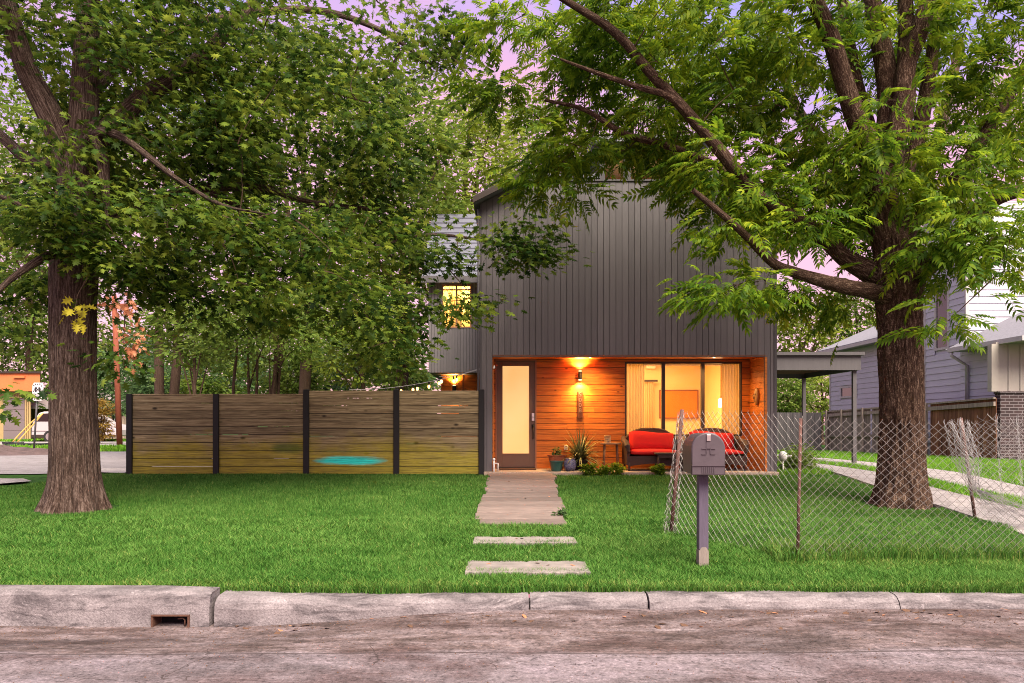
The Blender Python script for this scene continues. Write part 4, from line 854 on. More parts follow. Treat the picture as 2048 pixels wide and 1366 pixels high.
# ------------------------------------------------------------------ chain-link fence
simple("galvanised", (0.225, 0.20, 0.195), 0.45, 0.12, 10, bump=0.1, metal=0.35, spec=0.5); simple("galvanised_bright", (0.30, 0.28, 0.29), 0.45, 0.12, 10, bump=0.1, metal=0.35, spec=0.5); simple("rusty_post", (0.12, 0.055, 0.045), 0.8, 0.4, 14, (1, 1, .4), bump=0.4)
def wires(name, surf, nu, nv, parent, r=.0028, jitter=0.0, seed=1, mat="galvanised", knuckle=True):
    """diamond mesh over a surface surf(u, v) given in cells: two families of bent wires"""
    rr = np.random.default_rng(seed); vs, tr = [], []; base = 0
    pts = {}
    def pt(i, j):
        if (i, j) not in pts: pts[(i, j)] = Vector(surf(i/(2*nu), j/(2*nv))) + Vector(rr.normal(0, jitter, 3) if jitter else (0, 0, 0))
        return pts[(i, j)]
    def seg(a, b):
        nonlocal base
        d = (b-a)
        if d.length < 1e-5: return
        d.normalize(); p = d.orthogonal().normalized(); q = d.cross(p)
        for o in (a, b):
            for k in range(4): th = math.pi/2*k; vs.append(o + p*(r*math.cos(th)) + q*(r*math.sin(th)))
        for k in range(4): tr.append((base+k, base+(k+1) % 4, base+4+(k+1) % 4, base+4+k))
        base += 8
    for i in range(2*nu):
        for j in range(2*nv):
            if (i+j) % 2 == 0: seg(pt(i, j), pt(i+1, j+1))
            else: seg(pt(i+1, j), pt(i, j+1))
    if knuckle:
        for i in range(2*nu+1):
            if (i+2*nv) % 2 == 0: p = pt(i, 2*nv); seg(p, p+Vector((.006, 0, .022)))
    w0 = wloc(parent); v = np.array([(p.x-w0.x, p.y-w0.y, p.z-w0.z) for p in vs])
    return link(name, raw_mesh(name, v, np.array(tr), mats=[MAT[mat]]), parent)
cf = thing("chain_link_fence", (X(1597, 7.25), 7.25, float(gz(2.8, 7.25))), "sagging chain link fence on rusty posts across the right lawn", "fence")
A_b, A_t = Vector(P(1342, 1070, 8.6)), Vector(P(1364, 826, 8.6)); B_b, B_t = Vector(P(1597, 1120, 7.25)), Vector(P(1604, 836, 7.25)); C_b, C_t = Vector((X(2110, 7.3), 7.3, float(gz(5.3, 7.3))+.06)), Vector((X(2110, 7.3), 7.3, Z(843, 7.3)))
def lerp(a, b, t): return a + (b-a)*t
def surfA(u, v):
    p = lerp(lerp(A_b, B_b, u), lerp(A_t, B_t, u), v); p.z += .035*math.sin(math.pi*u)*v; p.y += .05*math.sin(math.pi*u); return p
def surfB(u, v):
    p = lerp(lerp(B_b, C_b, u), lerp(B_t, C_t, u), v); p.z -= .03*math.sin(math.pi*u)*v; p.y += .04*math.sin(2*math.pi*u); return p
wires("mesh_panel", surfA, 20, 16, cf, .0018, .002, 1); wires("mesh_panel", surfB, 28, 16, cf, .0021, .002, 2)
MB().tube([A_b-Vector((.01, 0, .1)), A_t+Vector((.003, 0, .04))], .022, 8).build("post", MAT["rusty_post"], cf, smooth=True)
MB().tube([B_b-Vector((.0, -.03, .1)), B_t+Vector((0, .03, .0))], .016, 8).build("post", MAT["rusty_post"], cf, smooth=True)
m = MB(); q0, q1 = Vector(P(1952, 1036, 9.6)), Vector(P(1922, 836, 9.6)); m.tube([q0-Vector((0, 0, .1)), q1], .02, 8).build("post", MAT["rusty_post"], cf, smooth=True)
def surfW(u, v):                                                 # mesh end wrapped round the leaning end post
    th = 2*math.pi*u*1.6; p = lerp(A_b, A_t, v); r = .04+.03*(1-v); return p + Vector((math.cos(th)*r-.01, math.sin(th)*r, 0))
wires("mesh_wrap", surfW, 8, 14, cf, .0020, .012, 3)
bd = thing("crumpled_mesh", (X(1990, 9.2), 9.2, float(gz(5.9, 9.2))), "loose crumpled chain link mesh gathered and hanging beside the driveway", "wire mesh")
def surfC(u, v):
    """the loose end: hung from the top edge, gathered to a waist, spread on the ground"""
    topx, topz = X(1893, 9.3)+u*.36, Z(842, 9.3) - .02*math.sin(9*u); wx, wz = X(1950, 9.3)+u*.08, Z(985, 9.3); gx, gzv = X(1975, 9.1)+u*.95, 0
    if v > .42:
        s = (v-.42)/.58; x = wx+(topx-wx)*s**.9; z = wz+(topz-wz)*s; y = 9.35+.16*math.sin(u*23)*(.3+.7*(1-abs(2*s-1)))
    else:
        s = v/.42; x = gx+(wx-gx)*s**1.3; y = 8.95-.25*u+.4*s+.05*math.sin(u*30); z0 = float(gz(gx, y))+.06+.05*math.sin(u*17)**2; z = z0+(wz-z0)*s**1.5
    return (x, y, z)
wires("mesh", surfC, 26, 17, bd, .0018, .006, 5, 'galvanised_bright')
def surfD(u, v):
    x = X(1995, 9.3)+u*1.1; return (x, 9.6+.10*math.sin(u*26+2*v), float(gz(6.5, 9.4))+.12+v*(Z(838, 9.5)-.35)+.02*math.sin(u*15))
wires("mesh_fold", surfD, 20, 16, bd, .0017, .008, 6, 'galvanised_bright')

# ------------------------------------------------------------------ porch furniture and pots
t = NT("wicker").set(.6); g = t.coord("Object"); w1 = t.node("ShaderNodeTexWave", wave_type='BANDS', bands_direction='Z'); w1.inputs["Scale"].default_value = 28; w1.inputs["Distortion"].default_value = 2; t.link(g, w1.inputs["Vector"]); w2 = t.node("ShaderNodeTexWave", wave_type='BANDS', bands_direction='X'); w2.inputs["Scale"].default_value = 28; t.link(g, w2.inputs["Vector"])
wv = t.math('MULTIPLY', w1.outputs["Fac"], w2.outputs["Fac"]); t.base(t.ramp(wv, [(.1, (.028, .012, .008)), (.7, (.12, .052, .034))])); t.bump(wv, .6, .01)
simple("red_fabric", (0.52, 0.010, 0.008), .85, .08, 6, bump=.2, bscale=60)
def cushion(m, x0, x1, y0, y1, z0, z1, puff=.03, n=8):
    vs, idx = [], {}
    for i in range(n+1):
        for j in range(n+1):
            for s in (0, 1):
                u, v = i/n, j/n; b = (1-(2*u-1)**4)*(1-(2*v-1)**4); pin = .03*((abs(2*u-1)**6)*(abs(2*v-1)**6)); vs.append((x0+(x1-x0)*u*(1) , (y0+y1)/2+(s-.5)*(y1-y0)*(.35+.65*b), z0+(z1-z0)*v + (0.025*math.sin(5*u+1) if v > .9 else 0) - pin)); idx[i, j, s] = len(vs)-1
    f = [(idx[i,j,0], idx[i+1,j,0], idx[i+1,j+1,0], idx[i,j+1,0]) for i in range(n) for j in range(n)] + [(idx[i,j+1,1], idx[i+1,j+1,1], idx[i+1,j,1], idx[i,j,1]) for i in range(n) for j in range(n)]
    for i in range(n):
        f += [(idx[i,0,1], idx[i+1,0,1], idx[i+1,0,0], idx[i,0,0]), (idx[i,n,0], idx[i+1,n,0], idx[i+1,n,1], idx[i,n,1]), (idx[0,i,0], idx[0,i+1,0], idx[0,i+1,1], idx[0,i,1]), (idx[n,i,1], idx[n,i+1,1], idx[n,i+1,0], idx[n,i,0])]
    return m.add(vs, f)
sx, sy, sz = X(1304, 15.55), 15.45, .55
sofa = thing("wicker_loveseat", (sx, sy, sz), "brown wicker loveseat with red cushions left of the mailbox under the window", "loveseat", "wicker seats with red cushions")
hw = .555
m = MB(); arch = [(-hw, .22)]                                       # arched back panel
for i in range(21): u = -1+2*i/20; arch.append((u*hw, .22+.62*(1-abs(u)**3.2*.42)))
arch.append((hw, .22)); m.prism([(sx+a, sz+b) for a, b in arch], 'y', sy+.30, sy+.36); m.build("backrest", MAT["wicker"], sofa, bevel=.02)
m = MB(); m.tube([(sx+a, sy+.33, sz+b) for a, b in arch], .032, 8); m.build("back_rim", MAT["wicker"], sofa, smooth=True)
for s in (-1, 1):
    m = MB(); m.tube([(sx+s*hw, sy+.32, sz+.66), (sx+s*(hw+.03), sy+.1, sz+.60), (sx+s*(hw+.03), sy-.2, sz+.57), (sx+s*(hw+.02), sy-.31, sz+.50), (sx+s*hw, sy-.33, sz+.38)], [.05, .055, .06, .055, .03], 10); m.prism([(sy-.31, sz+.12), (sy+.3, sz+.12), (sy+.3, sz+.62), (sy+.1, sz+.58), (sy-.2, sz+.54), (sy-.31, sz+.45)], 'x', sx+s*hw-.03, sx+s*hw+.03); m.build("armrest", MAT["wicker"], sofa, smooth=False)
m = MB(); sk = [(-hw+.03, .30), (-hw+.03, .10)] + [(-hw+.03+(2*hw-.06)*i/10, .10+.05*math.sin(math.pi*i/10)) for i in range(1, 10)] + [(hw-.03, .10), (hw-.03, .30)]
m.prism([(sx+a, sz+b) for a, b in sk], 'y', sy-.31, sy-.27); m.box(sx-hw+.03, sx+hw-.03, sy-.27, sy+.3, sz+.26, sz+.30); m.build("seat_base", MAT["wicker"], sofa)
for a in (-1, 1):
    for b in (-.29, .3): MB().tube([(sx+a*(hw-.02), sy+b, sz), (sx+a*(hw-.02), sy+b, sz+.2)], .024, 8).build("leg", MAT["wicker"], sofa, smooth=True)
m = MB(); cushion(m, sx-hw+.05, sx+hw-.05, -.07, .07, -.29, .27)
m.v = [(x, sy-.02+z_, sz+.37+yy) for x, z_, yy in [(v[0], v[2]*1.0, v[1]) for v in m.v]]; m.build("seat_cushion", MAT["red_fabric"], sofa, smooth=True)
m = MB(); cushion(m, sx-hw+.10, sx+hw-.09, -.09, .09, .0, .37)
m.v = [(x, sy+.16+y+.22*z_, sz+.42+z_) for x, y, z_ in m.v]; m.build("back_cushion", MAT["red_fabric"], sofa, smooth=True)
s2 = copy_tree(sofa); s2.location = (X(1428, 15.5), 15.5, .55); tag(s2, "brown wicker loveseat with red cushions behind the mailbox and wire mesh")
ctx = X(1350, 15.1); ct = thing("coffee_table", (ctx, 15.1, .55), "low dark wicker coffee table in front of the red loveseat", "coffee table")
MB().box(ctx-.42, ctx+.42, 14.92, 15.30, .55+.34, .55+.375).build("tabletop", MAT["wicker"], ct, bevel=.01)
MB().box(ctx-.36, ctx+.36, 14.96, 15.26, .55+.12, .55+.14).build("shelf", MAT["wicker"], ct)
MB().box(ctx-.38, ctx+.38, 14.945, 14.97, .55+.27, .55+.339).build("apron", MAT["wicker"], ct)
for a in (-.36, .36):
    for b in (14.96, 15.25): MB().tube([(ctx+a, b, .55), (ctx+a, b, .889)], .02, 8).build("leg", MAT["wicker"], ct, smooth=True)
simple("table_wood", (0.22, 0.12, 0.07), .55, .2, 6, (1, 1, 1), bump=.1)
tx = X(1222, 15.6); st = thing("side_table", (tx, 15.65, .55), "slim wooden side table with spindly legs beside the loveseat", "side table")
m = MB(); zt2 = .55+.525; pts = [(tx+.215*math.copysign(abs(math.cos(a))**.6, math.cos(a)), 15.65+.16*math.copysign(abs(math.sin(a))**.6, math.sin(a))) for a in [2*math.pi*i/24 for i in range(24)]]
m.prism(pts, 'z', zt2, zt2+.032); m.build("tabletop", MAT["table_wood"], st, bevel=.008)
for a in (-.15, .15):
    for b in (-.11, .11): MB().tube([(tx+a*.85, 15.65+b*.8, zt2), (tx+a, 15.65+b, .55)], [.014, .011], 8).build("leg", MAT["table_wood"], st, smooth=True)
simple("tin_gold", (.50, .36, .16), .5, .3, 22, bump=.2)
bxx = X(1215, 15.65); lb = thing("lantern", (bxx, 15.65, zt2+.032), "small cream lattice lantern standing on the slim side table", "lantern"); m = MB(); z0 = zt2+.033
m.box(bxx-.062, bxx+.062, 15.59, 15.71, z0, z0+.012).box(bxx-.066, bxx+.066, 15.586, 15.714, z0+.135, z0+.15); m.build("base_and_lid", MAT["tin_gold"], lb)
m = MB()
for i in range(5):
    a = -.056+i*.028; m.box(bxx+a-.005, bxx+a+.005, 15.592, 15.60, z0+.0125, z0+.1345); m.box(bxx+a-.005, bxx+a+.005, 15.70, 15.708, z0+.0125, z0+.1345)
for i in range(2): m.box(bxx-.061, bxx+.061, 15.588, 15.5915, z0+.045+i*.04, z0+.055+i*.04)
m.build("lattice", MAT["tin_gold"], lb); MB().tube([(bxx, 15.65, z0+.0125), (bxx, 15.65, z0+.09)], .03, 12).build("candle", MAT["cream_trim"], lb, smooth=True)
dm = thing("door_mat", (X(1034, 15.5), 15.6, .55), "dark brown coir mat on the porch before the door", "door mat"); simple("coir", (.075, .035, .018), .95, .4, 40, bump=.8, bscale=90)
MB().box(X(999, 15.6), X(1072, 15.6), 15.42, 15.86, .551, .572).build("mat", MAT["coir"], dm, bevel=.005)
# pots
simple("glazed_green", (0.018, 0.075, 0.062), .35, .2, 5, bump=.05, spec=.5); simple("terracotta", (0.30, 0.085, 0.038), .85, .25, 8, bump=.3)
t = NT("blue_glaze").set(.3); w = t.node("ShaderNodeTexWave", wave_type='BANDS', bands_direction='Z'); w.inputs["Scale"].default_value = 11; w.inputs["Distortion"].default_value = 5; w.inputs["Detail Scale"].default_value = 3; t.link(t.coord("Object", (1, 1, 2)), w.inputs["Vector"]); t.base(t.ramp(w.outputs["Fac"], [(.45, (.018, .022, .075)), (.85, (.22, .22, .33))])); t.bump(w.outputs["Fac"], .4, .01)
simple("potting_soil", (.03, .02, .014), .95, .3, 20, bump=.6)
def pot(name, px, y, r0, r1, h, mat, label, rim=.02, zb=.55):
    x = X(px, y); t = thing(name, (x, y, zb), label, "flower pot")
    prof = [(r0, 0), (r0*.6+r1*.4, h*.4), (r1*.97, h-rim), (r1+.012, h-rim), (r1+.012, h), (r1-.012, h), (r1-.02, h-.03)]
    MB().lathe((x, y, zb), prof, 24).build("pot", MAT[mat], t, smooth=False); MB().tube([(x, y, zb+h-.05), (x, y, zb+h-.031)], r1-.021, 16).build("soil", MAT["potting_soil"], t)
    return t, x
gp, gpx = pot("green_pot", 1113, 15.1, .095, .132, .205, "glazed_green", "dark green flower pot standing left of the blue pot"); tp, tpx = pot("terracotta_pot", 1114, 15.5, .12, .19, .31, "terracotta", "terracotta bowl pot behind the dark green pot")
bpx = X(1140, 15.15); bp = thing("blue_pot", (bpx, 15.15, .55), "round blue rippled pot standing between green pot and spiky plant", "flower pot")
MB().lathe((bpx, 15.15, .55), [(.07, 0), (.115, .05), (.13, .12), (.12, .2), (.09, .235), (.1, .25), (.085, .25), (.07, .22)], 28).build("pot", MAT["blue_glaze"], bp, smooth=True); MB().tube([(bpx, 15.15, .72), (bpx, 15.15, .765)], .075, 14).build("soil", MAT["potting_soil"], bp)
cpx = X(1160, 15.55); pp = thing("spiky_plant", (cpx, 15.55, .55), "spiky striped green plant in a low dark pot on the porch", "potted plant")
MB().lathe((cpx, 15.55, .55), [(.12, 0), (.17, .2), (.18, .22), (.16, .22), (.15, .19)], 20).build("pot", MAT["black_metal"], pp, smooth=True)
simple("striped_leaf", (.16, .17, .06), .5, .2, 4, island=.75, bump=.05)
rr = np.random.default_rng(5); vs, fs = [], []
for i in range(230):
    az = rr.random()*6.28; L = .45+.42*rr.random(); el = R(12+70*rr.random()); w = .010+.007*rr.random(); d = Vector((math.cos(az), math.sin(az), 0)); sd_ = Vector((-math.sin(az), math.cos(az), 0)); b0 = len(vs)
    for k in range(6):
        s = k/5; hor = L*math.cos(el)*s+.12*s*s*L; z = .76+L*math.sin(el)*s-.62*L*s*s*math.cos(el)*1.1; p = Vector((cpx, 15.55, z))+d*(hor+.02); ww = w*(1-s**2.5); vs += [p-sd_*ww, p+sd_*ww]
    fs += [(b0+2*k, b0+2*k+1, b0+2*k+3, b0+2*k+2) for k in range(5)]
MB().add(vs, fs).build("leaves", MAT["striped_leaf"], pp)
# ------------------------------------------------------------------ across the side street on the left
simple("orange_stucco", (0.52, 0.15, 0.05), .85, .1, 3, bump=.2); simple("yellow_slat", (.36, .25, .115), .7, .1, 4, island=.12, bump=.1); simple("garage_door", (.17, .13, .14), .6, .06, 2, bump=.05); simple("beige_wall", (.36, .27, .215), .85, .08, 2, bump=.1); simple("yellow_wall", (.34, .25, .10), .85, .08, 2, bump=.1); simple("pink_shingles", (.26, .21, .215), .9, .12, 6, bump=.3)
GD = 45.0; gz0 = .45
ob = thing("orange_garage", (X(20, GD), GD, gz0), "orange walled garage with yellow slats and a big mauve door at far left", "garage")
MB().prism([(X(-260, GD), GD-.5), (X(80, GD-.5), GD-.5), (X(79, GD+8), GD+8), (X(-260, GD), GD+8)], "z", Z(783, GD), Z(748, GD)).build("upper_wall", MAT["orange_stucco"], ob); MB().prism([(X(-262, GD), GD-.6), (X(82, GD-.6), GD-.6), (X(81, GD+8.1), GD+8.1), (X(-262, GD), GD+8.1)], "z", Z(748, GD)+.003, Z(744, GD)).build("roof_edge", MAT["bronze_frame"], ob)
MB().prism([(X(-260, GD), GD), (X(62, GD), GD), (X(61, GD+8), GD+8), (X(-260, GD), GD+8)], "z", .2, Z(783, GD)-.003).build("lower_wall", MAT["yellow_slat"], ob)
m = MB(); x = X(12, GD)
while x < X(62, GD): m.box(x, x+.07, GD-.09, GD-.002, Z(794, GD), Z(776, GD)-.3); x += .125
m.box(X(12, GD), X(62, GD), GD-.10, GD-.091, Z(796, GD), Z(794, GD)); m.build("slats", MAT["yellow_slat"], ob)
m = MB(); x = X(51, GD)
while x < X(62, GD): m.box(x, x+.08, GD-.07, GD-.002, .45, Z(797, GD)); x += .125
m.build("side_slats", MAT["yellow_slat"], ob)
m = MB()
for i in range(4): h = (Z(797, GD)-.45)/4; m.box(X(8, GD), X(50, GD), GD-.05, GD-.003, .45+i*h+.01, .45+(i+1)*h-.01)
m.build("garage_door", MAT["garage_door"], ob); MB().box(X(40, GD), X(62, GD), GD-.62, GD-.5, Z(757, GD), Z(753, GD)).build("scupper", MAT["orange_stucco"], ob)
bd0 = 52.0; bh = thing("beige_bungalow", (X(170, bd0), bd0, .45), "low beige bungalow with pinkish hip roof behind the white minivan", "house")
MB().box(X(60, bd0), X(178, bd0), bd0, bd0+8, .2, Z(806, bd0)).build("yellow_wall", MAT["yellow_wall"], bh); MB().box(X(178, bd0)+.01, X(262, bd0), bd0-1, bd0+8, .2, Z(816, bd0)).build("wall", MAT["beige_wall"], bh)
m = MB(); ze = Z(814, bd0); zr_ = Z(781, bd0)
a, b = X(50, bd0), X(272, bd0); m.add([(a, bd0-1.6, ze), (b, bd0-1.6, ze), (b, bd0+9, ze), (a, bd0+9, ze), (a+1, bd0+3.5, zr_), (X(150, bd0), bd0+3.5, zr_)], [(0, 1, 5, 4), (1, 2, 5), (2, 3, 4, 5), (3, 0, 4), (3, 2, 1, 0)]); m.build("roof", MAT["pink_shingles"], bh)
m = MB(); m.box(a, b, bd0-1.68, bd0-1.6, ze-.16, ze); m.build("fascia", MAT["white_trim"], bh)
wv = MB().box(X(241, bd0), X(254, bd0), bd0-1.05, bd0-1.0, Z(848, bd0), Z(822, bd0)).build("window", MAT["dark_glass"], bh); m = MB()
for i in range(4): m.box(X(241, bd0)+i*.14, X(241, bd0)+i*.14+.03, bd0-1.1, bd0-1.051, Z(848, bd0), Z(822, bd0))
m.build("grille", MAT["white_trim"], wv)
# minivan, seen from the side, mostly behind the big trunk
simple("silver_paint", (.40, .35, .365), .3, .03, 1, bump=0, spec=.6); simple("tyre", (.015, .014, .015), .85, .1, 9)
VD = 42.0; vx, vz = X(62, VD), .46; vn = thing("minivan", (vx+2.3, VD, vz), "silver white minivan parked by the orange garage behind the tree trunk", "minivan")
prof = [(0, .35), (.02, .95), (.10, 1.15), (.42, 1.66), (.7, 1.74), (2.5, 1.76), (3.15, 1.62), (3.85, 1.12), (4.65, .95), (4.78, .7), (4.75, .35)]
MB().prism([(vx+a, vz+b) for a, b in prof], 'y', VD, VD+1.85).build("body", MAT["silver_paint"], vn, bevel=.06)
for pl in ([(.2, 1.18), (.48, 1.60), (1.05, 1.64), (1.05, 1.18)], [(1.12, 1.18), (1.12, 1.64), (2.1, 1.66), (2.1, 1.18)], [(2.17, 1.18), (2.17, 1.66), (2.5, 1.65), (3.05, 1.52), (3.4, 1.18)]): MB().prism([(vx+a, vz+b) for a, b in pl], 'y', VD-.012, VD-.002).build("side_window", MAT["dark_glass"], vn)
m = MB(); m.box(vx+.06, vx+4.7, VD-.014, VD-.002, vz+.62, vz+.66); m.box(vx+1.08, vx+1.10, VD-.008, VD-.002, vz+.4, vz+1.16); m.box(vx+2.12, vx+2.14, VD-.008, VD-.002, vz+.4, vz+1.16); m.build("door_lines", MAT["garage_door"], vn)
MB().box(vx+.02, vx+4.74, VD-.01, VD-.002, vz+.28, vz+.44).build("sill", MAT["bronze_frame"], vn)
for a in (1.05, 3.75):
    w = MB().tube([(vx+a, VD-.03, vz+.33), (vx+a, VD+.2, vz+.33)], .34, 24).build("wheel", MAT["tyre"], vn); MB().tube([(vx+a, VD-.045, vz+.33), (vx+a, VD-.031, vz+.33)], .21, 18).build("rim", MAT["steel"], w)
# sign on a thin leaning post: white plate with a dense black line drawing
SD = 25.0; sgx, sgz = X(67, SD), float(gz(-16, 25)); sg = thing("street_sign", (sgx, SD, sgz), "white rounded sign with black markings on a thin leaning post", "sign")
simple("sign_white", (.72, .66, .68), .5, .05, 5, bump=0); simple("sign_black", (.02, .017, .02), .6, .05, 5, bump=0); simple("dark_steel", (.06, .055, .06), .5, .15, 6, bump=.1)
tp0, tp1 = Vector((sgx, SD, sgz-.1)), Vector((X(75, SD), SD, Z(785, SD))); MB().tube([tp0, tp1], .03, 8).build("post", MAT["dark_steel"], sg, smooth=True)
scx, scz = X(77.5, SD), Z(783.5, SD); wS, hS = .185, .30
out = [(scx-wS*.95, scz-hS), (scx+wS*.8, scz-hS*.98), (scx+wS*.85, scz-hS*.55), (scx+wS, scz-hS*.1), (scx+wS, scz+hS*.75), (scx+wS*.8, scz+hS), (scx-wS*.7, scz+hS), (scx-wS*.95, scz+hS*.7), (scx-wS, scz-hS*.1), (scx-wS*.8, scz-hS*.55)]
pl = MB().prism(out, 'y', SD-.05, SD-.035).build("plate", MAT["sign_white"], sg)
m = MB(); y0, y1 = SD-.056, SD-.0505
def ring(cx, cz, r0, r1, a0, a1, n=12):
    for i in range(n):
        p, q = a0+(a1-a0)*i/n, a0+(a1-a0)*(i+1)/n; m.hexa([(cx+r0*math.cos(p), y0, cz+r0*math.sin(p)), (cx+r1*math.cos(p), y0, cz+r1*math.sin(p)), (cx+r1*math.cos(p), y1, cz+r1*math.sin(p)), (cx+r0*math.cos(p), y1, cz+r0*math.sin(p))], [(cx+r0*math.cos(q), y0, cz+r0*math.sin(q)), (cx+r1*math.cos(q), y0, cz+r1*math.sin(q)), (cx+r1*math.cos(q), y1, cz+r1*math.sin(q)), (cx+r0*math.cos(q), y1, cz+r0*math.sin(q))])
ring(scx-.01, scz+.07, .035, .105, 1.9, 4.3); ring(scx-.0, scz+.07, .04, .10, -1.1, 1.2); ring(scx, scz+.07, .0, .03, 0, 6.28)
for k in range(3): ring(scx-.01, scz+.05-k*.055, .15, .172, math.pi*1.22, math.pi*1.78)
for a, b in ((-.13, .2), (.13, .19), (-.14, .02), (.14, .05), (0, .25), (.07, .255), (-.08, .25)): ring(scx+a, scz+b, 0, .022, 0, 6.28, 8)
for s in (-1, 1): ring(scx+s*.05-.02, scz-.30, .05, .07, .5, 2.6, 6)
m.build("markings", MAT["sign_black"], pl)
simple("pole_wood", (.23, .06, .032), .85, .3, 10, (3, 3, .5), bump=.4)
PD = 33.0; pb = Vector((X(240, PD), PD, .2)); ptop = Vector((X(228, PD), PD, 7.2)); up = thing("utility_pole", (pb.x, PD, .4), "leaning red brown wooden pole left of the board fence", "utility pole")
MB().tube([pb, lerp(pb, ptop, .5), ptop], [.125, .115, .10], 14).build("pole", MAT["pole_wood"], up, smooth=True)
m = MB(); q = lerp(pb, ptop, .93); m.box(q.x-.9, q.x+.9, PD-.16, PD-.06, q.z-.06, q.z+.06); m.build("crossarm", MAT["pole_wood"], up)
simple("yellow_plastic", (.62, .38, .10), .5, .1, 4, bump=.05)
for k, (pa, pb_, pc) in enumerate((((25, 876, 40), (52, 852, 40), (82, 829, 40)), ((34, 876, 39.6), (66, 851, 39.6), (86, 826, 39.6)))):
    a, b, c = (Vector(P(*q)) for q in (pa, pb_, pc)); a.z = float(gz(a.x, a.y))+.02; pts = [lerp(lerp(a, b, t), lerp(b, c, t), t) for t in [i/10 for i in range(11)]]
    o = MB().tube(pts, .038, 8).build("yellow_pipe", MAT["yellow_plastic"], smooth=True, loc=a); tag(o, ("upper" if k == 0 else "lower")+" of the two bowed yellow pipes slanting before the orange garage", "pipe", "bowed yellow pipes")
for k, (x0, x1, y) in enumerate(((4, 60, 37.5), (10, 103, 35.6), (2, 60, 34.6))):
    a, b = X(x0, y), X(x1, y); pts = [(a+(b-a)*i/8, y+.3*math.sin(i*.8+k)-.5*i/8, float(gz(a, y))+.06) for i in range(9)]
    tag(MB().tube(pts, .05, 8).build("drain_hose", MAT["black_metal"], smooth=True, loc=pts[0]), ["farthest", "middle, longest", "nearest"][k]+" black hose lying across the pale driveway on the left", "hose", "black hoses on the pale driveway")
simple("grey_gravel", (.36, .31, .31), .95, .5, 30, bump=.9, bscale=50)
tag(flat("gravel_patch", [(X(200, 15.6), 15.35), (X(256, 15.2), 15.05), (X(256, 16.4), 16.6), (X(205, 16.6), 16.6)], .02, MAT["grey_gravel"]), kind="structure")

# ------------------------------------------------------------------ string lights over the fence
def catenary(a, b, sag, n=24): a, b = Vector(a), Vector(b); return [lerp(a, b, i/n)-Vector((0, 0, sag*4*(i/n)*(1-i/n))) for i in range(n+1)]
anchor = Vector((X(964, 15.0)-.02, 15.1, Z(738, 15.1))); hub = Vector(P(878, 757, 21)); far1 = Vector(P(700, 779, 20)); far2 = Vector(P(735, 776, 24))
for k, (pa, pb, lab, ts, sag) in enumerate(((anchor, far1, "strand of warm bulbs from the house corner out over the board fence", (.02, .155, .33, .43, .53, .60, .68), .12), (hub, far2, "farther strand of warm bulbs fanning from the side wing", (.02, .12, .34, .55), .10), (anchor+Vector((0, .05, .03)), hub+Vector((0, 0, .05)), "upper bare wire with few bulbs from the house corner to the side wing", (.5, .92), .05))):
    s = thing("string_lights", tuple(pa), lab, "string lights", "outdoor string lights"); pts = catenary(pa, pb, sag); MB().tube(pts, .007, 5).build("cord", MAT["black_metal"] if k == 1 else MAT["white_trim"], s)
    for u in ts:
        p = pts[min(24, int(round(u*24)))]; sc = p.y/15
        b = MB().lathe((p.x, p.y, p.z-.135*sc), [(.004, 0), (.02*sc, .013*sc), (.026*sc, .035*sc), (.022*sc, .06*sc), (.012*sc, .08*sc)], 10).build("bulb", MAT["bulb_glow"], s, smooth=True); MB().tube([(p.x, p.y, p.z-.062*sc), (p.x, p.y, p.z)], .017*sc, 8).build("socket", MAT["black_metal"], b)
# pale round ornament beside the right porch pier
ox = X(1566, 15.3); go = thing("garden_globe", (ox, 15.3, .5), "white round garden ornament on a stake beside the bush at the pier", "garden ornament"); oz = Z(912, 15.3)
MB().ball((ox, 15.3, oz), (.085, .085, .10), 16, 12).build("globe", MAT["white_plastic"], go, smooth=True); m = MB(); m.tube([(ox, 15.3, .4), (ox, 15.3, oz-.09)], .012, 6); m.tube([(ox+.07, 15.3, oz-.01), (ox+.16, 15.25, oz+.01)], .014, 6); m.build("stake", MAT["white_plastic"], go, smooth=True)
# ------------------------------------------------------------------ trees
def make_bark(name, dark, mid, light, su, sv, stops, bump=1.0):
    t = NT(name).set(.92, spec=.15); uv = t.node("ShaderNodeUVMap"); mp = t.node("ShaderNodeMapping"); mp.inputs["Scale"].default_value = (su, sv, 1); t.link(uv.outputs[0], mp.inputs[0])
    mp2 = t.node("ShaderNodeMapping"); mp2.inputs["Scale"].default_value = (su*1.9, sv*5, 1); t.link(uv.outputs[0], mp2.inputs[0]); n = t.math('MULTIPLY_ADD', t.noise(mp.outputs[0], 1.0, 7, .68, .5), .62, t.math('MULTIPLY', t.noise(mp2.outputs[0], 1.0, 5, .7, .3), .38)); n2 = t.noise(t.coord("Position"), 1.3, 4); f = t.noise(t.coord("Position"), 55, 4, .7)
    c = t.ramp(n, [(stops[0], dark), (stops[1], mid), (stops[2], light)]); c = t.mix(t.math('MULTIPLY', n2, .5), c, mid); c = t.mix(.7, c, t.ramp(f, [(.3, .7), (.7, 1.3)]), 'MULTIPLY'); t.base(c); t.bump(n, bump, .035); return t.m
make_bark("oak_bark", (.014, .008, .006), (.085, .054, .042), (.26, .19, .16), 44, 3.4, (.41, .495, .60), 1.8); make_bark("pecan_bark", (.020, .010, .007), (.085, .048, .032), (.36, .25, .185), 30, 8, (.42, .52, .61), 1.8); make_bark("thin_bark", (.03, .018, .012), (.08, .05, .035), (.17, .12, .09), 30, 6, (.34, .5, .7), .6)
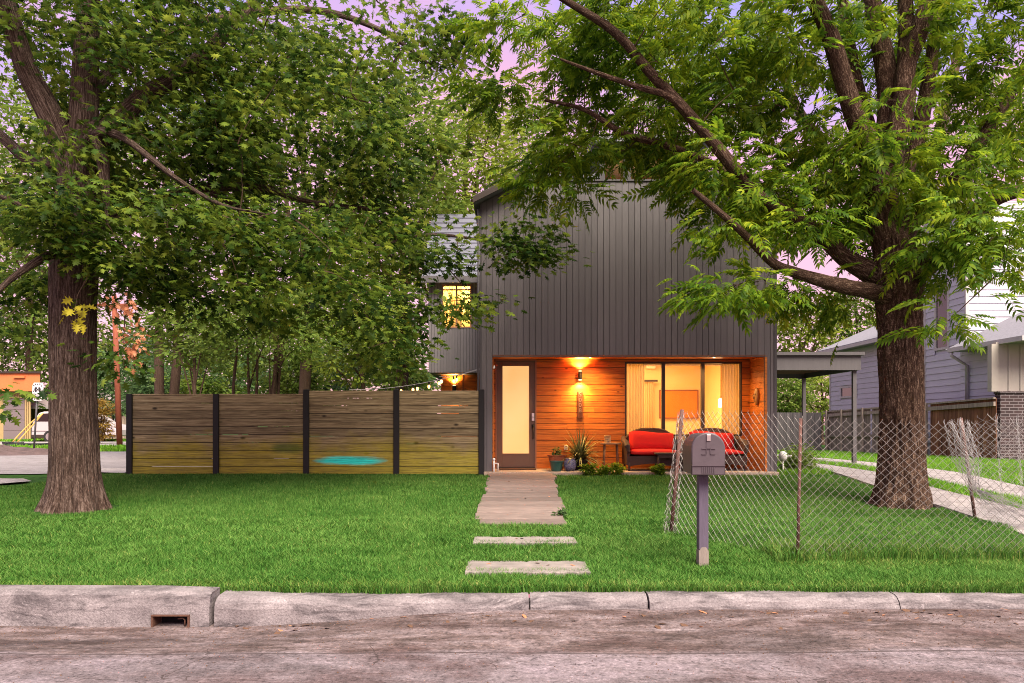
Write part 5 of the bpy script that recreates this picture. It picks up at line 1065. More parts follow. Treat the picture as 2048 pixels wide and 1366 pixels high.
def make_leaf(name, stops, trans=.38, rough=.5, spec=.14):
    t = NT(name).set(rough, spec=spec); i = t.island(); n = t.noise(t.coord("Position"), 1.1, 4, .65); k = t.math('ADD', t.math('MULTIPLY', i, .5), t.math('MULTIPLY_ADD', n, 1.3, -.35))
    c = t.ramp(k, stops); t.base(c); tr = t.node("ShaderNodeBsdfTranslucent"); hs = t.node("ShaderNodeHueSaturation"); t.link(c, hs.inputs["Color"]); hs.inputs["Value"].default_value = 1.5; hs.inputs["Hue"].default_value = .485; t.link(hs.outputs[0], tr.inputs[0])
    mx = t.node("ShaderNodeMixShader"); mx.inputs[0].default_value = trans; t.link(t.bsdf.outputs[0], mx.inputs[1]); t.link(tr.outputs[0], mx.inputs[2]); t.link(mx.outputs[0], t.out.inputs[0]); return t.m
make_leaf("oak_leaf", [(.24, (.012, .034, .007)), (.47, (.043, .090, .012)), (.75, (.135, .195, .024)), (1.0, (.28, .33, .048))], .45)
make_leaf("pecan_leaf", [(.2, (.030, .082, .007)), (.5, (.090, .172, .011)), (.78, (.20, .285, .017)), (1.0, (.37, .42, .03))], .48)
make_leaf("far_leaf", [(.2, (.04, .08, .012)), (.5, (.10, .165, .026)), (.8, (.18, .25, .045)), (1.0, (.26, .32, .07))], .45); make_leaf("far_leaf_dark", [(.2, (.025, .06, .022)), (.5, (.06, .115, .038)), (.9, (.12, .19, .07))], .4); make_leaf("far_leaf_yellow", [(.2, (.08, .125, .014)), (.5, (.16, .225, .028)), (.9, (.28, .33, .055))], .45)
make_leaf("yellow_leaf", [(.2, (.22, .20, .012)), (.8, (.40, .34, .03))], .35); make_leaf("dead_leaf", [(.2, (.40, .15, .07)), (.8, (.62, .28, .15))], .3); make_leaf("golden_leaf", [(.2, (.13, .085, .012)), (.8, (.32, .20, .04))], .35)

def vnoise(u, v, seed, pu):
    """2-D value noise, periodic in u"""
    r = np.random.default_rng(seed); G = r.random((pu, 512)); u = np.mod(u, pu); v = np.mod(v, 512); i, j = np.floor(u).astype(int) % pu, np.floor(v).astype(int) % 512; f, g = u-np.floor(u), v-np.floor(v); f, g = f*f*(3-2*f), g*g*(3-2*g); i1, j1 = (i+1) % pu, (j+1) % 512
    return (G[i, j]*(1-f)+G[i1, j]*f)*(1-g)+(G[i, j1]*(1-f)+G[i1, j1]*f)*g
def spline(pts, ds):
    p = np.asarray(pts, float); q = np.vstack([2*p[0]-p[1], p, 2*p[-1]-p[-2]]); out = []
    for i in range(1, len(q)-2):
        n = max(2, int(np.linalg.norm(q[i+1, :3]-q[i, :3])/ds)); t = np.linspace(0, 1, n, endpoint=False)[:, None]
        out.append(.5*((2*q[i])+(-q[i-1]+q[i+1])*t+(2*q[i-1]-5*q[i]+4*q[i+1]-q[i+2])*t*t+(-q[i-1]+3*q[i]-3*q[i+1]+q[i+2])*t**3))
    return np.vstack(out+[q[-2:-1]])
def bark_tube(name, pts, mat, parent, n=14, ds=.12, amp=.05, seed=1, freq=9, flare=0.0, flare_h=.7, lobes=5, vs=1.6):
    """pts rows are (x, y, z, radius); furrowed surface, optional root flare"""
    c = spline(pts, ds); p, r = c[:, :3], np.maximum(c[:, 3], .003); t = np.gradient(p, axis=0); t /= np.linalg.norm(t, axis=1)[:, None]; s = np.concatenate([[0], np.cumsum(np.linalg.norm(np.diff(p, axis=0), axis=1))])
    ref = np.array([0, 1., 0]) if abs(np.dot(t.mean(0), [0, 1, 0])) < .8 else np.array([1., 0, 0]); a = np.cross(t, ref); a /= np.linalg.norm(a, axis=1)[:, None]; b = np.cross(t, a)
    th = np.linspace(0, 2*np.pi, n, endpoint=False); TH, S = np.meshgrid(th, s); per = max(3, int(freq))
    warp = .9*vnoise(TH/(2*np.pi)*5, S*1.3, seed+9, 5); k1 = 1-2*np.abs(vnoise(TH/(2*np.pi)*per+warp, S*vs, seed, per)-.5); k2 = vnoise(TH/(2*np.pi)*4, S*.8, seed+3, 4)-.5
    mul = 1+amp*(k1-.6)*1.6+amp*1.4*k2
    if flare: h = np.clip(1-S/flare_h, 0, 1)**2.2; mul = mul*(1+flare*h*(.75+.45*np.cos(lobes*TH+seed+.7*np.sin(2*TH))))
    rad = r[:, None]*mul; v = p[:, None, :]+a[:, None, :]*(rad*np.cos(TH))[..., None]+b[:, None, :]*(rad*np.sin(TH))[..., None]; m = len(p)
    i, j = np.meshgrid(np.arange(m-1), np.arange(n), indexing='ij'); i, j = i.ravel(), j.ravel(); j1 = (j+1) % n; f = np.stack([i*n+j, i*n+j1, (i+1)*n+j1, (i+1)*n+j], 1)
    rm = r.max(); U = np.stack([j, j+1, j+1, j], 1)/n*2*np.pi*rm; V = np.stack([s[i], s[i], s[i+1], s[i+1]], 1); w0 = wloc(parent)
    link(name, raw_mesh(name, v.reshape(-1, 3)-np.array(w0), f, mats=[MAT[mat]], smooth=True, uv=np.stack([U, V], -1).reshape(-1, 2)), parent); return c
class Leaves:
    def __init__(s): s.v = []; s.f = []; s.m = []; s.b = 0
    def put(s, tv, tf, pos, Rm, sc, mi=0):
        v = np.einsum('nij,kj->nki', Rm, tv)*sc[:, None, None]+pos[:, None, :]; n, k = len(pos), len(tv); s.v.append(v.reshape(-1, 3)); s.f.append((tf[None]+(np.arange(n)*k)[:, None, None]).reshape(-1, 3)+s.b); s.m.append(np.full(n*len(tf), mi)); s.b += n*k
    def twig(s, p, r0, r1, mi):
        p = np.asarray(p, float); n = len(p); t = np.gradient(p, axis=0); a = np.cross(t, [.3, .9, .2]); a /= np.linalg.norm(a, axis=1)[:, None]+1e-9; b = np.cross(t, a); b /= np.linalg.norm(b, axis=1)[:, None]+1e-9; rr = np.linspace(r0, r1, n)[:, None]
        ring = [p+rr*(a*math.cos(q)+b*math.sin(q)) for q in (0, 2.09, 4.19)]; v = np.stack(ring, 1).reshape(-1, 3); f = []
        for i in range(n-1):
            for k in range(3): q, w = i*3+k, i*3+(k+1) % 3; f += [(q, w, w+3), (q, w+3, q+3)]
        s.v.append(v); s.f.append(np.array(f)+s.b); s.m.append(np.full(len(f), mi)); s.b += len(v)
    def build(s, name, mats, parent):
        w0 = np.array(wloc(parent)); return link(name, raw_mesh(name, np.vstack(s.v)-w0, np.vstack(s.f), mats=[MAT[q] for q in mats], mi=np.concatenate(s.m)), parent)
def frames(d, nrm):
    x = d/np.linalg.norm(d, axis=1)[:, None]; z = nrm-(nrm*x).sum(1)[:, None]*x; z /= np.linalg.norm(z, axis=1)[:, None]+1e-9; return np.stack([x, np.cross(z, x), z], 2)
# leaf shapes: lobed leaf, plain leaf, feathered compound leaf (x along the stem, y across)
_r = [(0, 0), (.15, .07), (.10, .34), (.32, .13), (.44, .50), (.55, .15), (.76, .30), (.78, .10), (1.05, 0)]
_ring = np.array(_r+[(x, -y) for x, y in reversed(_r[1:-1])]); _lv = np.vstack([[.45, 0], _ring]); LOBED = np.column_stack([_lv, -.22*(_lv[:, 0]-.4)**2-.28*np.abs(_lv[:, 1])**1.3]); n_ = len(_ring); LOBED_F = np.array([(0, 1+i, 1+(i+1) % n_) for i in range(n_)])
PLAIN = np.array([(0, 0, 0), (.3, .2, -.03), (.7, .17, -.08), (1, 0, -.16), (.7, -.17, -.08), (.3, -.2, -.03)]); PLAIN_F = np.array([(0, 1, 5), (1, 2, 4), (1, 4, 5), (2, 3, 4)])
def compound(pairs=6, droop=.5, seed=0):
    r = np.random.default_rng(seed); V, Ft = [], []; b = 0
    lf = np.array([(0, 0, 0), (.3, .17, .012), (.68, .13, .0), (1, 0, -.05), (.68, -.13, 0), (.3, -.17, .012)])
    def put(o, ang, L, dr):
        nonlocal b
        v = lf*np.array([L, L, L]); v[:, 2] -= dr*v[:, 0]**2/L; c, s_ = math.cos(ang), math.sin(ang); w = np.column_stack([v[:, 0]*c-v[:, 1]*s_, v[:, 0]*s_+v[:, 1]*c, v[:, 2]])+o; V.append(w); Ft.append(PLAIN_F+b); b += 6
    for k in range(pairs):
        x = .22+.68*k/(pairs-1); o = np.array([x, 0, -droop*x*x])
        for sg_ in (-1, 1): put(o, sg_*(1.15-.5*x+r.normal(0, .08)), .27+.1*math.sin(math.pi*x)+r.normal(0, .02), .5)
    put(np.array([.92, 0, -droop*.85]), r.normal(0, .1), .3, .5); v = np.array([(0, .006, 0), (0, -.006, 0), (.5, 0, -droop*.25), (.95, 0, -droop*.9)]); V.append(v); Ft.append(np.array([(0, 1, 2), (0, 2, 3)])+b)
    return np.vstack(V), np.vstack(Ft)
COMP = [compound(6, .40, 1), compound(5, .62, 2), compound(6, .25, 3)]
def clumps_in(blobs, r):
    out = []
    for (px, py, rx, ry, D, rD, n) in blobs:
        q = r.normal(size=(n*3, 3)); q = q/np.linalg.norm(q, axis=1)[:, None]*(r.random(n*3)[:, None]**.42); q = q[:n]; y = D+q[:, 1]*rD; k = D/F
        out.append(np.column_stack([(px+q[:, 0]*rx-CX)*k, y, CAMZ+(CY-py-q[:, 2]*ry)*k]))
    return np.vstack(out)
def twigs_to(L, cl, skel, mi, r, keep_len=3.2):
    """hang every clump on the nearest limb or on a twig already grown"""
    pts = skel.copy(); d0 = np.array([np.min(((skel-c)**2).sum(1)) for c in cl])
    for c in cl[np.argsort(d0)]:
        q = pts[np.argmin(((pts-c)**2).sum(1)+2.0*np.maximum(pts[:, 2]-c[2]-.6, 0))]; d = np.linalg.norm(c-q)
        if d < .05: continue
        t = np.linspace(0, 1, 7)[:, None]; mid = (q+c)/2+r.normal(0, .10*d, 3)+np.array([0, 0, .10*d]); p = (1-t)**2*q+2*t*(1-t)*mid+t*t*c; L.twig(p, .006+.008*min(d, 2), .0035, mi); pts = np.vstack([pts, p[2:]])
def outward(cl, c0):
    o = cl-c0; o[:, 2] *= .25; return o/(np.linalg.norm(o, axis=1)[:, None]+1e-6)

# ---- the big lobed-leaf tree on the left
TD = 10.5
def LP(px, py, rpx, dD=0.0): D = TD+dD; return (X(px, D), D, Z(py, D), rpx*D/F)
lt = thing("oak_tree", (X(150, TD), TD, float(gz(-6, TD))), "big dark lobed leaf tree with grey furrowed trunk on the left lawn", "tree")
sk = []
sk.append(bark_tube("trunk", [LP(150, 1032, 44), LP(150, 985, 45), LP(149, 900, 44.5), LP(147, 780, 41.5), LP(146, 650, 41), LP(148, 540, 42), LP(152, 440, 39), LP(160, 350, 36), LP(168, 240, 27), LP(172, 120, 23), LP(178, 0, 19), LP(190, -160, 14)], "oak_bark", lt, 150, .03, .06, 11, 36, .62, .75, 6, 1.1))
for pts, s_ in (([LP(152, 370, 26), LP(122, 280, 25, -.1), LP(85, 200, 23, -.2), LP(50, 130, 20, -.4), LP(20, 30, 17, -.6), LP(-20, -120, 12, -.8)], 21), ([LP(165, 330, 22), LP(215, 260, 20, .2), LP(290, 190, 17, .5), LP(345, 160, 16, .5), LP(420, 100, 14, .7), LP(478, 35, 12, .9), LP(560, -40, 9, 1.1)], 22),
               ([LP(170, 300, 14, -.3), LP(190, 265, 10, -.5), LP(240, 272, 7.5, -.8), LP(300, 315, 6, -.9), LP(350, 355, 5, -.9), LP(440, 408, 3.5, -.9), LP(530, 428, 1.5, -1.4)], 23), ([LP(185, 250, 10, -.4), LP(203, 310, 12, -.55), LP(210, 370, 9, -.6), LP(216, 450, 2, -.7)], 24),
               ([LP(125, 480, 9, -.1), LP(85, 440, 7, -.4), LP(30, 405, 5, -.6), LP(-60, 370, 3, -.8)], 25), ([LP(125, 330, 12, .3), LP(60, 320, 12, .6), LP(0, 270, 10, .8), LP(-80, 200, 7, 1)], 26), ([LP(178, 470, 12, .2), LP(260, 420, 10, .6), LP(380, 380, 9, 1.0), LP(520, 375, 8, 1.3), LP(620, 405, 6, 1.5), LP(760, 420, 4, 1.7)], 27),
               ([LP(172, 200, 14, .3), LP(260, 110, 12, .9), LP(420, 40, 10, 1.6), LP(620, 20, 7, 2.0), LP(760, 60, 5, 2.1), LP(860, 130, 3, 2.1)], 28), ([LP(165, 300, 14, .4), LP(150, 230, 12, 1.2), LP(175, 140, 10, 2.2), LP(215, 0, 8, 3.0), LP(260, -260, 6, 3.6)], 29), ([LP(130, 500, 10, -.3), LP(80, 520, 8, -.9), LP(20, 560, 6, -1.2), LP(-40, 620, 4, -1.4)], 30),
               ([LP(420, 385, 6, 1.0), LP(560, 450, 5, 1.4), LP(700, 500, 4, 1.6), LP(850, 470, 3, 1.7), LP(960, 480, 2.5, 1.7), LP(1040, 500, 2, 1.6)], 31)):
    sk.append(bark_tube("limb", pts, "oak_bark", lt, 18, .09, .05, s_, 11))
skel = np.vstack([q[::3, :3] for q in sk[1:]]+[sk[0][len(sk[0])*6//10::6, :3]])
r = np.random.default_rng(21)
blobs = [(150,60,260,140,10,2.4,70),(430,80,220,120,10.5,2.3,62),(650,110,190,100,11,2.2,34),(340,290,220,120,10.5,1.7,64),(600,310,220,120,10.7,1.9,44),(765,330,130,120,11.6,1.5,22),(110,400,150,90,11.2,1.0,34),(350,470,220,90,9.8,1.8,44),
         (620,500,230,95,10.7,1.7,34),(770,470,90,90,11.6,1.2,14),(50,570,90,45,11.2,.8,9),(280,580,80,40,10.6,.9,8),(480,610,130,50,10.6,1.1,13),(700,610,150,60,11,1.3,14),(900,625,50,45,12,.4,4),(1050,495,60,55,12,.4,10),(985,455,40,35,12,.3,2),(955,610,50,25,12,.3,2),
         (770,690,80,36,11.6,.7,7),(238,712,18,26,9.8,.2,2),(-25,800,14,40,8.5,.2,2),(10,660,30,15,10.5,.3,2),(150,470,120,50,9.75,.4,13),(120,330,120,60,9.6,.4,4),(200,90,150,90,9.5,.5,5),(260,520,60,40,9.9,.4,5),(885,500,35,40,12,.4,4),(860,50,70,45,12.5,.6,8),(915,95,35,40,12.5,.5,4),(940,200,45,35,12.5,.5,3)]
blobs = [b[:4]+(b[4]+(.7 if b[3] > 60 and b[5] > .6 else 0),)+b[5:] for b in blobs]; cl = clumps_in(blobs, r); L = Leaves(); twigs_to(L, cl, skel, 1, r)
def lobed_clumps(L, cl, c0, per, size, spread, mi, r, tv=LOBED, tf=LOBED_F, droop=.45):
    n = len(cl)*per; c = np.repeat(cl, per, 0); q = r.normal(size=(n, 3)); q[:, 2] *= .36; pos = c+q*spread; d = np.repeat(outward(cl.copy(), c0), per, 0)*.6+q*np.array([.9, .9, .5])+r.normal(0, .45, (n, 3)); d[:, 2] -= droop
    nr = r.normal(0, .24, (n, 3))+np.repeat(r.normal(0, .42, (len(cl), 3)), per, 0)+np.array([0, 0, 1.0]); L.put(tv, tf, pos, frames(d, nr), size*(.65+.7*r.random(n)), mi)
lobed_clumps(L, cl, np.array([X(150, TD), TD, 5.5]), 64, .122, .28, 0, r); L.build("crown", ["oak_leaf", "thin_bark"], lt)
def cluster(name, px, py, D, n, size, spread, mat, par, label, zs=1.0):
    L2 = Leaves(); r2 = np.random.default_rng(int(px)); c = np.array([P(px, py, D)]); q = r2.normal(size=(n, 3))*np.array([1, .6, zs]); pos = c+q*spread; d = q*.5+r2.normal(0, .3, (n, 3)); d[:, 2] -= .9; L2.put(LOBED, LOBED_F, pos, frames(d, r2.normal(0, 1, (n, 3))+np.array([0, -.6, .4])), size*(.7+.6*r2.random(n))); L2.twig([tuple(c[0]+np.array([.1, .1, .45])), tuple(c[0]+np.array([.03, 0, .2])), tuple(c[0])], .006, .003, 1)
    o = L2.build(name, [mat, "thin_bark"], par); o["label"] = label
cluster("leaf_cluster", 150, 622, 9.6, 16, .15, .09, "yellow_leaf", lt, "yellowed leaf cluster hanging before the trunk"); cluster("leaf_cluster", 266, 690, 9.7, 70, .075, .065, "dead_leaf", lt, "dead orange leaf cluster", 2.2); cluster("leaf_cluster", 252, 610, 9.7, 24, .075, .045, "dead_leaf", lt, "small dead orange leaf cluster", 1.4); cluster("leaf_cluster", 226, 612, 9.7, 12, .075, .04, "dead_leaf", lt, "small dead orange leaf cluster")

# ---- the feathery tree on the right
PD_ = 11.0
def RP(px, py, rpx, dD=0.0): D = PD_+dD; return (X(px, D), D, Z(py, D), rpx*D/F)
pt = thing("pecan_tree", (X(1802, PD_), PD_, float(gz(5.8, PD_))), "tall feathery leaf tree with dark furrowed trunk behind the wire fence", "tree")
sk = [bark_tube("trunk", [RP(1803, 1018, 47), RP(1803, 970, 46), RP(1804, 880, 41.5), RP(1803, 790, 39), RP(1799, 690, 38.5), RP(1797, 610, 40), RP(1797, 555, 46), RP(1793, 515, 38), RP(1786, 470, 28, .1)], "pecan_bark", pt, 170, .03, .115, 41, 30, .32, .55, 5, 2.6)]
for pts, s_ in (([RP(1790, 600, 22), RP(1745, 583, 17, -.2), RP(1690, 573, 15, -.35), RP(1640, 560, 13, -.5), RP(1590, 545, 11, -.7), RP(1545, 525, 9, -.8), RP(1490, 470, 8, -1.0), RP(1440, 425, 6.5, -1.2), RP(1385, 380, 5, -1.3)], 51),
               ([RP(1795, 580, 28), RP(1742, 545, 22, .1), RP(1690, 515, 17, .2), RP(1640, 470, 14.5, .2), RP(1580, 430, 13.5, .0), RP(1512, 388, 13, -.2), RP(1430, 290, 12, -.4), RP(1365, 215, 11, -.5), RP(1300, 145, 10, -.6), RP(1230, 65, 8.5, -.7), RP(1130, 0, 6.5, -.8), RP(1020, -70, 6, -1)], 52),
               ([RP(1790, 540, 32, .1), RP(1768, 450, 30, .1), RP(1757, 370, 31), RP(1735, 290, 22, -.1), RP(1708, 225, 19, -.2), RP(1688, 160, 17.5, -.3), RP(1660, 70, 16, -.4), RP(1625, -10, 14, -.5), RP(1560, -150, 9, -.8)], 53),
               ([RP(1757, 380, 26), RP(1785, 300, 24, -.05), RP(1808, 210, 21, -.1), RP(1812, 140, 18, -.1), RP(1840, 60, 17, -.1), RP(1862, -20, 15, -.1), RP(1890, -150, 10)], 54), ([RP(1760, 340, 22, .15), RP(1776, 230, 20, .2), RP(1770, 130, 19, .2), RP(1750, 40, 17, .2), RP(1735, -60, 13, .2)], 55),
               ([RP(1752, 340, 16, .3), RP(1738, 260, 14, .5), RP(1712, 170, 13, .6), RP(1695, 70, 12, .7), RP(1680, -40, 10, .8)], 56), ([RP(1800, 370, 20, .3), RP(1832, 290, 16, .6), RP(1850, 200, 14, .7), RP(1868, 90, 12, .8), RP(1890, -30, 9, .9)], 57), ([RP(1808, 140, 14, .1), RP(1812, 60, 14, .2), RP(1810, -50, 11, .3)], 58),
               ([RP(1805, 565, 24), RP(1858, 530, 19, -.1), RP(1912, 478, 17, -.25), RP(1955, 425, 15, -.4), RP(2010, 390, 13, -.6), RP(2110, 370, 9, -.8)], 59), ([RP(1790, 470, 22, .1), RP(1832, 428, 18, .2), RP(1885, 400, 15, .3), RP(1930, 330, 13, .4), RP(1985, 245, 12, .4), RP(2030, 170, 11, .5), RP(2090, 60, 8, .6)], 60),
               ([RP(1400, 252, 6, -.45), RP(1340, 195, 6.5, -.6), RP(1280, 175, 6, -.6), RP(1200, 148, 4.5, -.6), RP(1120, 118, 2.5, -.7)], 61), ([RP(1505, 385, 8, -.2), RP(1430, 330, 7, .1), RP(1330, 290, 7, .4), RP(1250, 268, 6, .5), RP(1170, 220, 4.5, .6), RP(1090, 200, 3, .7)], 62), ([RP(1775, 480, 16, .4), RP(1720, 400, 13, 1.2), RP(1650, 300, 10, 2.0), RP(1570, 160, 8, 2.8), RP(1480, -150, 5, 3.4)], 63), ([RP(1800, 500, 18, .3), RP(1840, 400, 15, 1.2), RP(1880, 260, 11, 2.2), RP(1920, 90, 8, 3)], 64)):
    sk.append(bark_tube("limb", pts, "pecan_bark", pt, 22, .06, .06, s_, 12, vs=2.4))
skel = np.vstack([q[::4, :3] for q in sk[1:]])
r = np.random.default_rng(33)
blobs = [(1180,60,130,85,10.6,1.6,27),(1030,45,50,50,11.2,.6,6),(1000,190,50,50,12,.6,5),(1350,70,190,100,10.2,2.2,46),(1580,50,180,100,10.4,2.2,40),(1850,50,200,100,10.4,2.2,46),(2010,190,130,130,10.2,1.8,38),(1170,240,105,100,11.4,1.3,20),(1370,240,140,100,10.6,1.8,28),(1570,220,110,100,11,1.8,22),(1620,375,140,95,10.6,1.8,36),
         (1450,345,90,40,11,1.0,12),(1140,305,105,34,12,.8,12),(1145,385,30,16,12,.3,2),(1062,362,40,22,12,.3,5),(1260,290,90,18,12.3,.5,8),(1400,335,60,24,11.5,.5,5),(1490,420,60,40,10.8,.7,6),(1610,455,60,25,10.2,.5,5),(1850,370,200,85,10.2,1.8,44),(1985,470,90,60,9.6,1.1,15),(1480,578,90,26,10.3,.6,8),(1410,590,40,20,10.2,.4,2),(1630,590,70,40,11.8,.6,9),(1690,640,40,15,11.6,.3,1),
         (1905,635,22,22,9.5,.15,2),(1780,270,160,120,9.6,1.2,16),(1470,470,50,30,10.4,.5,3),(1700,470,90,30,11.2,.8,6),(1850,490,90,25,10.4,.7,6),(2030,540,25,30,9.4,.3,2)]
blobs = [b[:4]+(b[4]+(1.1 if b[3] > 60 else 0),)+b[5:] for b in blobs]; cl = clumps_in(blobs, r); L = Leaves(); twigs_to(L, cl, skel, 1, r)
per = 13; n = len(cl)*per; c = np.repeat(cl, per, 0); q = r.normal(size=(n, 3)); q[:, 2] *= .5; pos = c+q*.20; d = np.repeat(outward(cl.copy(), np.array([X(1800, PD_), PD_, 6.0])), per, 0)*.5+q*np.array([1, 1, .5])+r.normal(0, .35, (n, 3)); d[:, 2] -= .12; nr = r.normal(0, .25, (n, 3))+np.repeat(r.normal(0, .35, (len(cl), 3)), per, 0)+np.array([0, 0, 1.]); fr = frames(d, nr); sc = .32*(.65+.6*r.random(n)); w = r.integers(0, 3, n)
for k in range(3): L.put(COMP[k][0], COMP[k][1], pos[w == k], fr[w == k], sc[w == k], 0)
L.build("crown", ["pecan_leaf", "thin_bark"], pt)

# ---- trees farther back, every one its own trunk and crown
def far_tree(name, px, D, top, bottom, hw, mat, label, seed, ncl=150, per=36, size=.2, trunk=True, lean=0, stems=1, group="trees behind the board fence and houses", cat="tree", tr_r=.16, zbase=None, tv=PLAIN, tf=PLAIN_F, flat_=.8):
    r = np.random.default_rng(seed); x0 = X(px, D); zb = float(gz(x0, min(D, 33))) if zbase is None else zbase; zt, zc0 = Z(top, D), Z(bottom, D); R_ = hw*D/F; cz, hz = (zt+zc0)/2, (zt-zc0)/2
    t = thing(name, (x0, D, zb), label, cat, group); q = r.normal(size=(ncl, 3)); q /= np.linalg.norm(q, axis=1)[:, None]; rad = .35+.65*r.random(ncl)**.5; lump = 1+.22*np.sin(q[:, 0]*4+seed)*np.sin(q[:, 2]*5+seed*2); cl = np.array([x0+lean, D, cz])+q*(rad*lump)[:, None]*np.array([R_, R_*flat_, hz])
    sk = []
    if trunk:
        for s_ in range(stems):
            a = r.random()*6.28; off = .0 if stems == 1 else .26; e0 = np.array([x0+off*math.cos(a), D+off*math.sin(a)*.6, zb-.1]); e1 = np.array([x0+lean*.5+(.12+.22*r.random())*R_*math.cos(a)*(1 if stems > 1 else .25), D+.3*R_*math.sin(a)*(1 if stems > 1 else .3), cz-hz*.25]); e2 = e1+np.array([r.normal(0, .2*R_), r.normal(0, .2*R_), hz*.8])
            sk.append(bark_tube("trunk", [(*e0, tr_r), (*((e0+e1)/2+r.normal(0, .08, 3)), tr_r*.8), (*e1, tr_r*.55), (*e2, tr_r*.2)], "thin_bark", t, 10, .3, .05, seed+s_, 6))
        for k in range(5):
            c0 = sk[k % stems]; p0 = c0[int(len(c0)*(.35+.1*k/1.5) if len(c0)*(.35+.1*k/1.5) < len(c0)-1 else len(c0)-2), :3]; tg = cl[r.integers(ncl)]; sk.append(bark_tube("limb", [(*p0, tr_r*.5), (*((p0+tg)/2+np.array([0, 0, .1*hz])), tr_r*.32), (*tg, tr_r*.1)], "thin_bark", t, 7, .35, .04, seed+20+k, 5))
    L = Leaves(); lobed_clumps(L, cl, np.array([x0, D, cz-hz*.5]), per, size, R_*.16+min(.08, R_*.12), 0, r, tv, tf, .35)
    if not trunk: L.twig([(x0, D, zb), (x0, D, (zb+cz)/2), (x0, D, cz)], .03, .01, 1)
    L.build("crown" if cat == "tree" else "foliage", [mat, "thin_bark"], t); return t
B = "trees behind the board fence and houses"
far_tree("shade_tree", 600, 22, 70, 690, 215, "far_leaf", "large mid green tree rising behind the board fence", 1, 300, 40, .2, stems=1, tr_r=.2)
far_tree("shade_tree", 330, 24, 110, 600, 200, "far_leaf", "broad green tree behind the upper left tree's limbs and left fence panels", 2, 230, 36, .2, stems=2, tr_r=.17)
far_tree("shade_tree", 800, 25, 70, 775, 125, "far_leaf", "tall green tree hugging the left side of the grey house", 3, 300, 40, .2, tr_r=.2)
far_tree("shade_tree", 930, 29, 170, 520, 115, "far_leaf_yellow", "light yellow green tree above the side wing's metal roof", 4, 230, 40, .2, tr_r=.16)
far_tree("shade_tree", 1330, 36, 120, 420, 110, "far_leaf_yellow", "bright tree behind the clerestory box on the grey roof", 10, 120, 34, .2, tr_r=.14)
far_tree("crape_myrtle", 520, 18.5, 575, 735, 140, "far_leaf", "multi stemmed small tree with fanning stems just behind the board fence", 5, 130, 44, .12, stems=9, tr_r=.05, flat_=.7)
far_tree("shade_tree", 60, 57, 150, 760, 210, "far_leaf", "huge green tree behind the orange garage at far left", 6, 420, 50, .42, tr_r=.3, zbase=.3)
far_tree("shade_tree", 385, 21.5, 600, 725, 95, "far_leaf", "low spreading green tree above the second fence panel, behind its post", 9, 90, 40, .15, tr_r=.06)
far_tree("shade_tree", 720, 20.5, 560, 770, 80, "far_leaf_yellow", "small yellow green tree behind the taller right fence panels", 7, 90, 40, .13, tr_r=.07)
far_tree("shade_tree", 1070, 34, 200, 420, 85, "far_leaf", "feathery tree standing behind the grey house roof", 8, 120, 32, .2, tr_r=.14)
for k, (px, top, hw, D, mt, lb) in enumerate(((265, 660, 75, 62, "far_leaf_dark", "dark far tree right of the thick trunk beyond the bungalow"), (345, 640, 80, 58, "far_leaf_dark", "dark far tree above the leftmost fence panel"), (440, 650, 80, 64, "far_leaf_dark", "dark far tree above the second fence post"), (560, 620, 85, 60, "far_leaf", "mid green far tree above the middle fence post"), (670, 600, 85, 56, "far_leaf", "mid green far tree above the third fence panel"), (150, 610, 90, 70, "far_leaf_yellow", "bright far tree behind the orange garage and bungalow"), (30, 640, 80, 66, "far_leaf", "green far tree over the orange garage roof"), (800, 560, 75, 50, "far_leaf_dark", "dark far tree left of the side wing"))):
    far_tree("distant_tree", px, D, top, 835, hw, mt, lb, 40+k, 110, 34, .38, zbase=.3, tr_r=.2)
far_tree("distant_tree", 1600, 48, 590, 800, 75, "far_leaf_yellow", "bright yellow green tree behind the carport", 60, 140, 34, .3, zbase=.2); far_tree("distant_tree", 1720, 52, 560, 760, 80, "far_leaf", "green tree over the pale house's low roof", 61, 140, 34, .32, zbase=.2)
far_tree("distant_tree", 1575, 40, 745, 850, 45, "far_leaf", "low green tree seen under the carport roof by the house wall", 62, 90, 34, .2, zbase=.2); far_tree("distant_tree", 1645, 42, 740, 850, 50, "far_leaf_yellow", "low bright tree seen under the carport between its posts", 63, 90, 34, .2, zbase=.2); far_tree("distant_tree", 1880, 40, 380, 640, 70, "far_leaf_dark", "dark tree beyond the pale house's tower", 64, 110, 30, .3, zbase=.2)
for k, (px, top, hw, D, mt, lb) in enumerate(((225, 700, 55, 45, "far_leaf_dark", "dark rounded shrub mass left of the first fence post by the wooden pole"), (320, 700, 65, 36, "far_leaf_dark", "dark rounded bush showing over the first fence panel"), (415, 690, 60, 34, "far_leaf", "green rounded bush showing at the second fence post"), (585, 690, 60, 30, "far_leaf", "green rounded bush showing over the joint of low and tall fence panels"), (655, 670, 65, 33, "far_leaf_dark", "dark rounded bush showing over the third fence panel"), (800, 690, 60, 31, "far_leaf", "green rounded bush showing at the fourth fence post"), (500, 660, 70, 38, "far_leaf_dark", "dark rounded bush behind the fanning stems of the small tree"))):
    far_tree("garden_bush", px, D, top, 840, hw, mt, lb, 140+k, 90, 44, .2, group="rounded bushes beyond the board fence", cat="bush", zbase=.35, trunk=False)
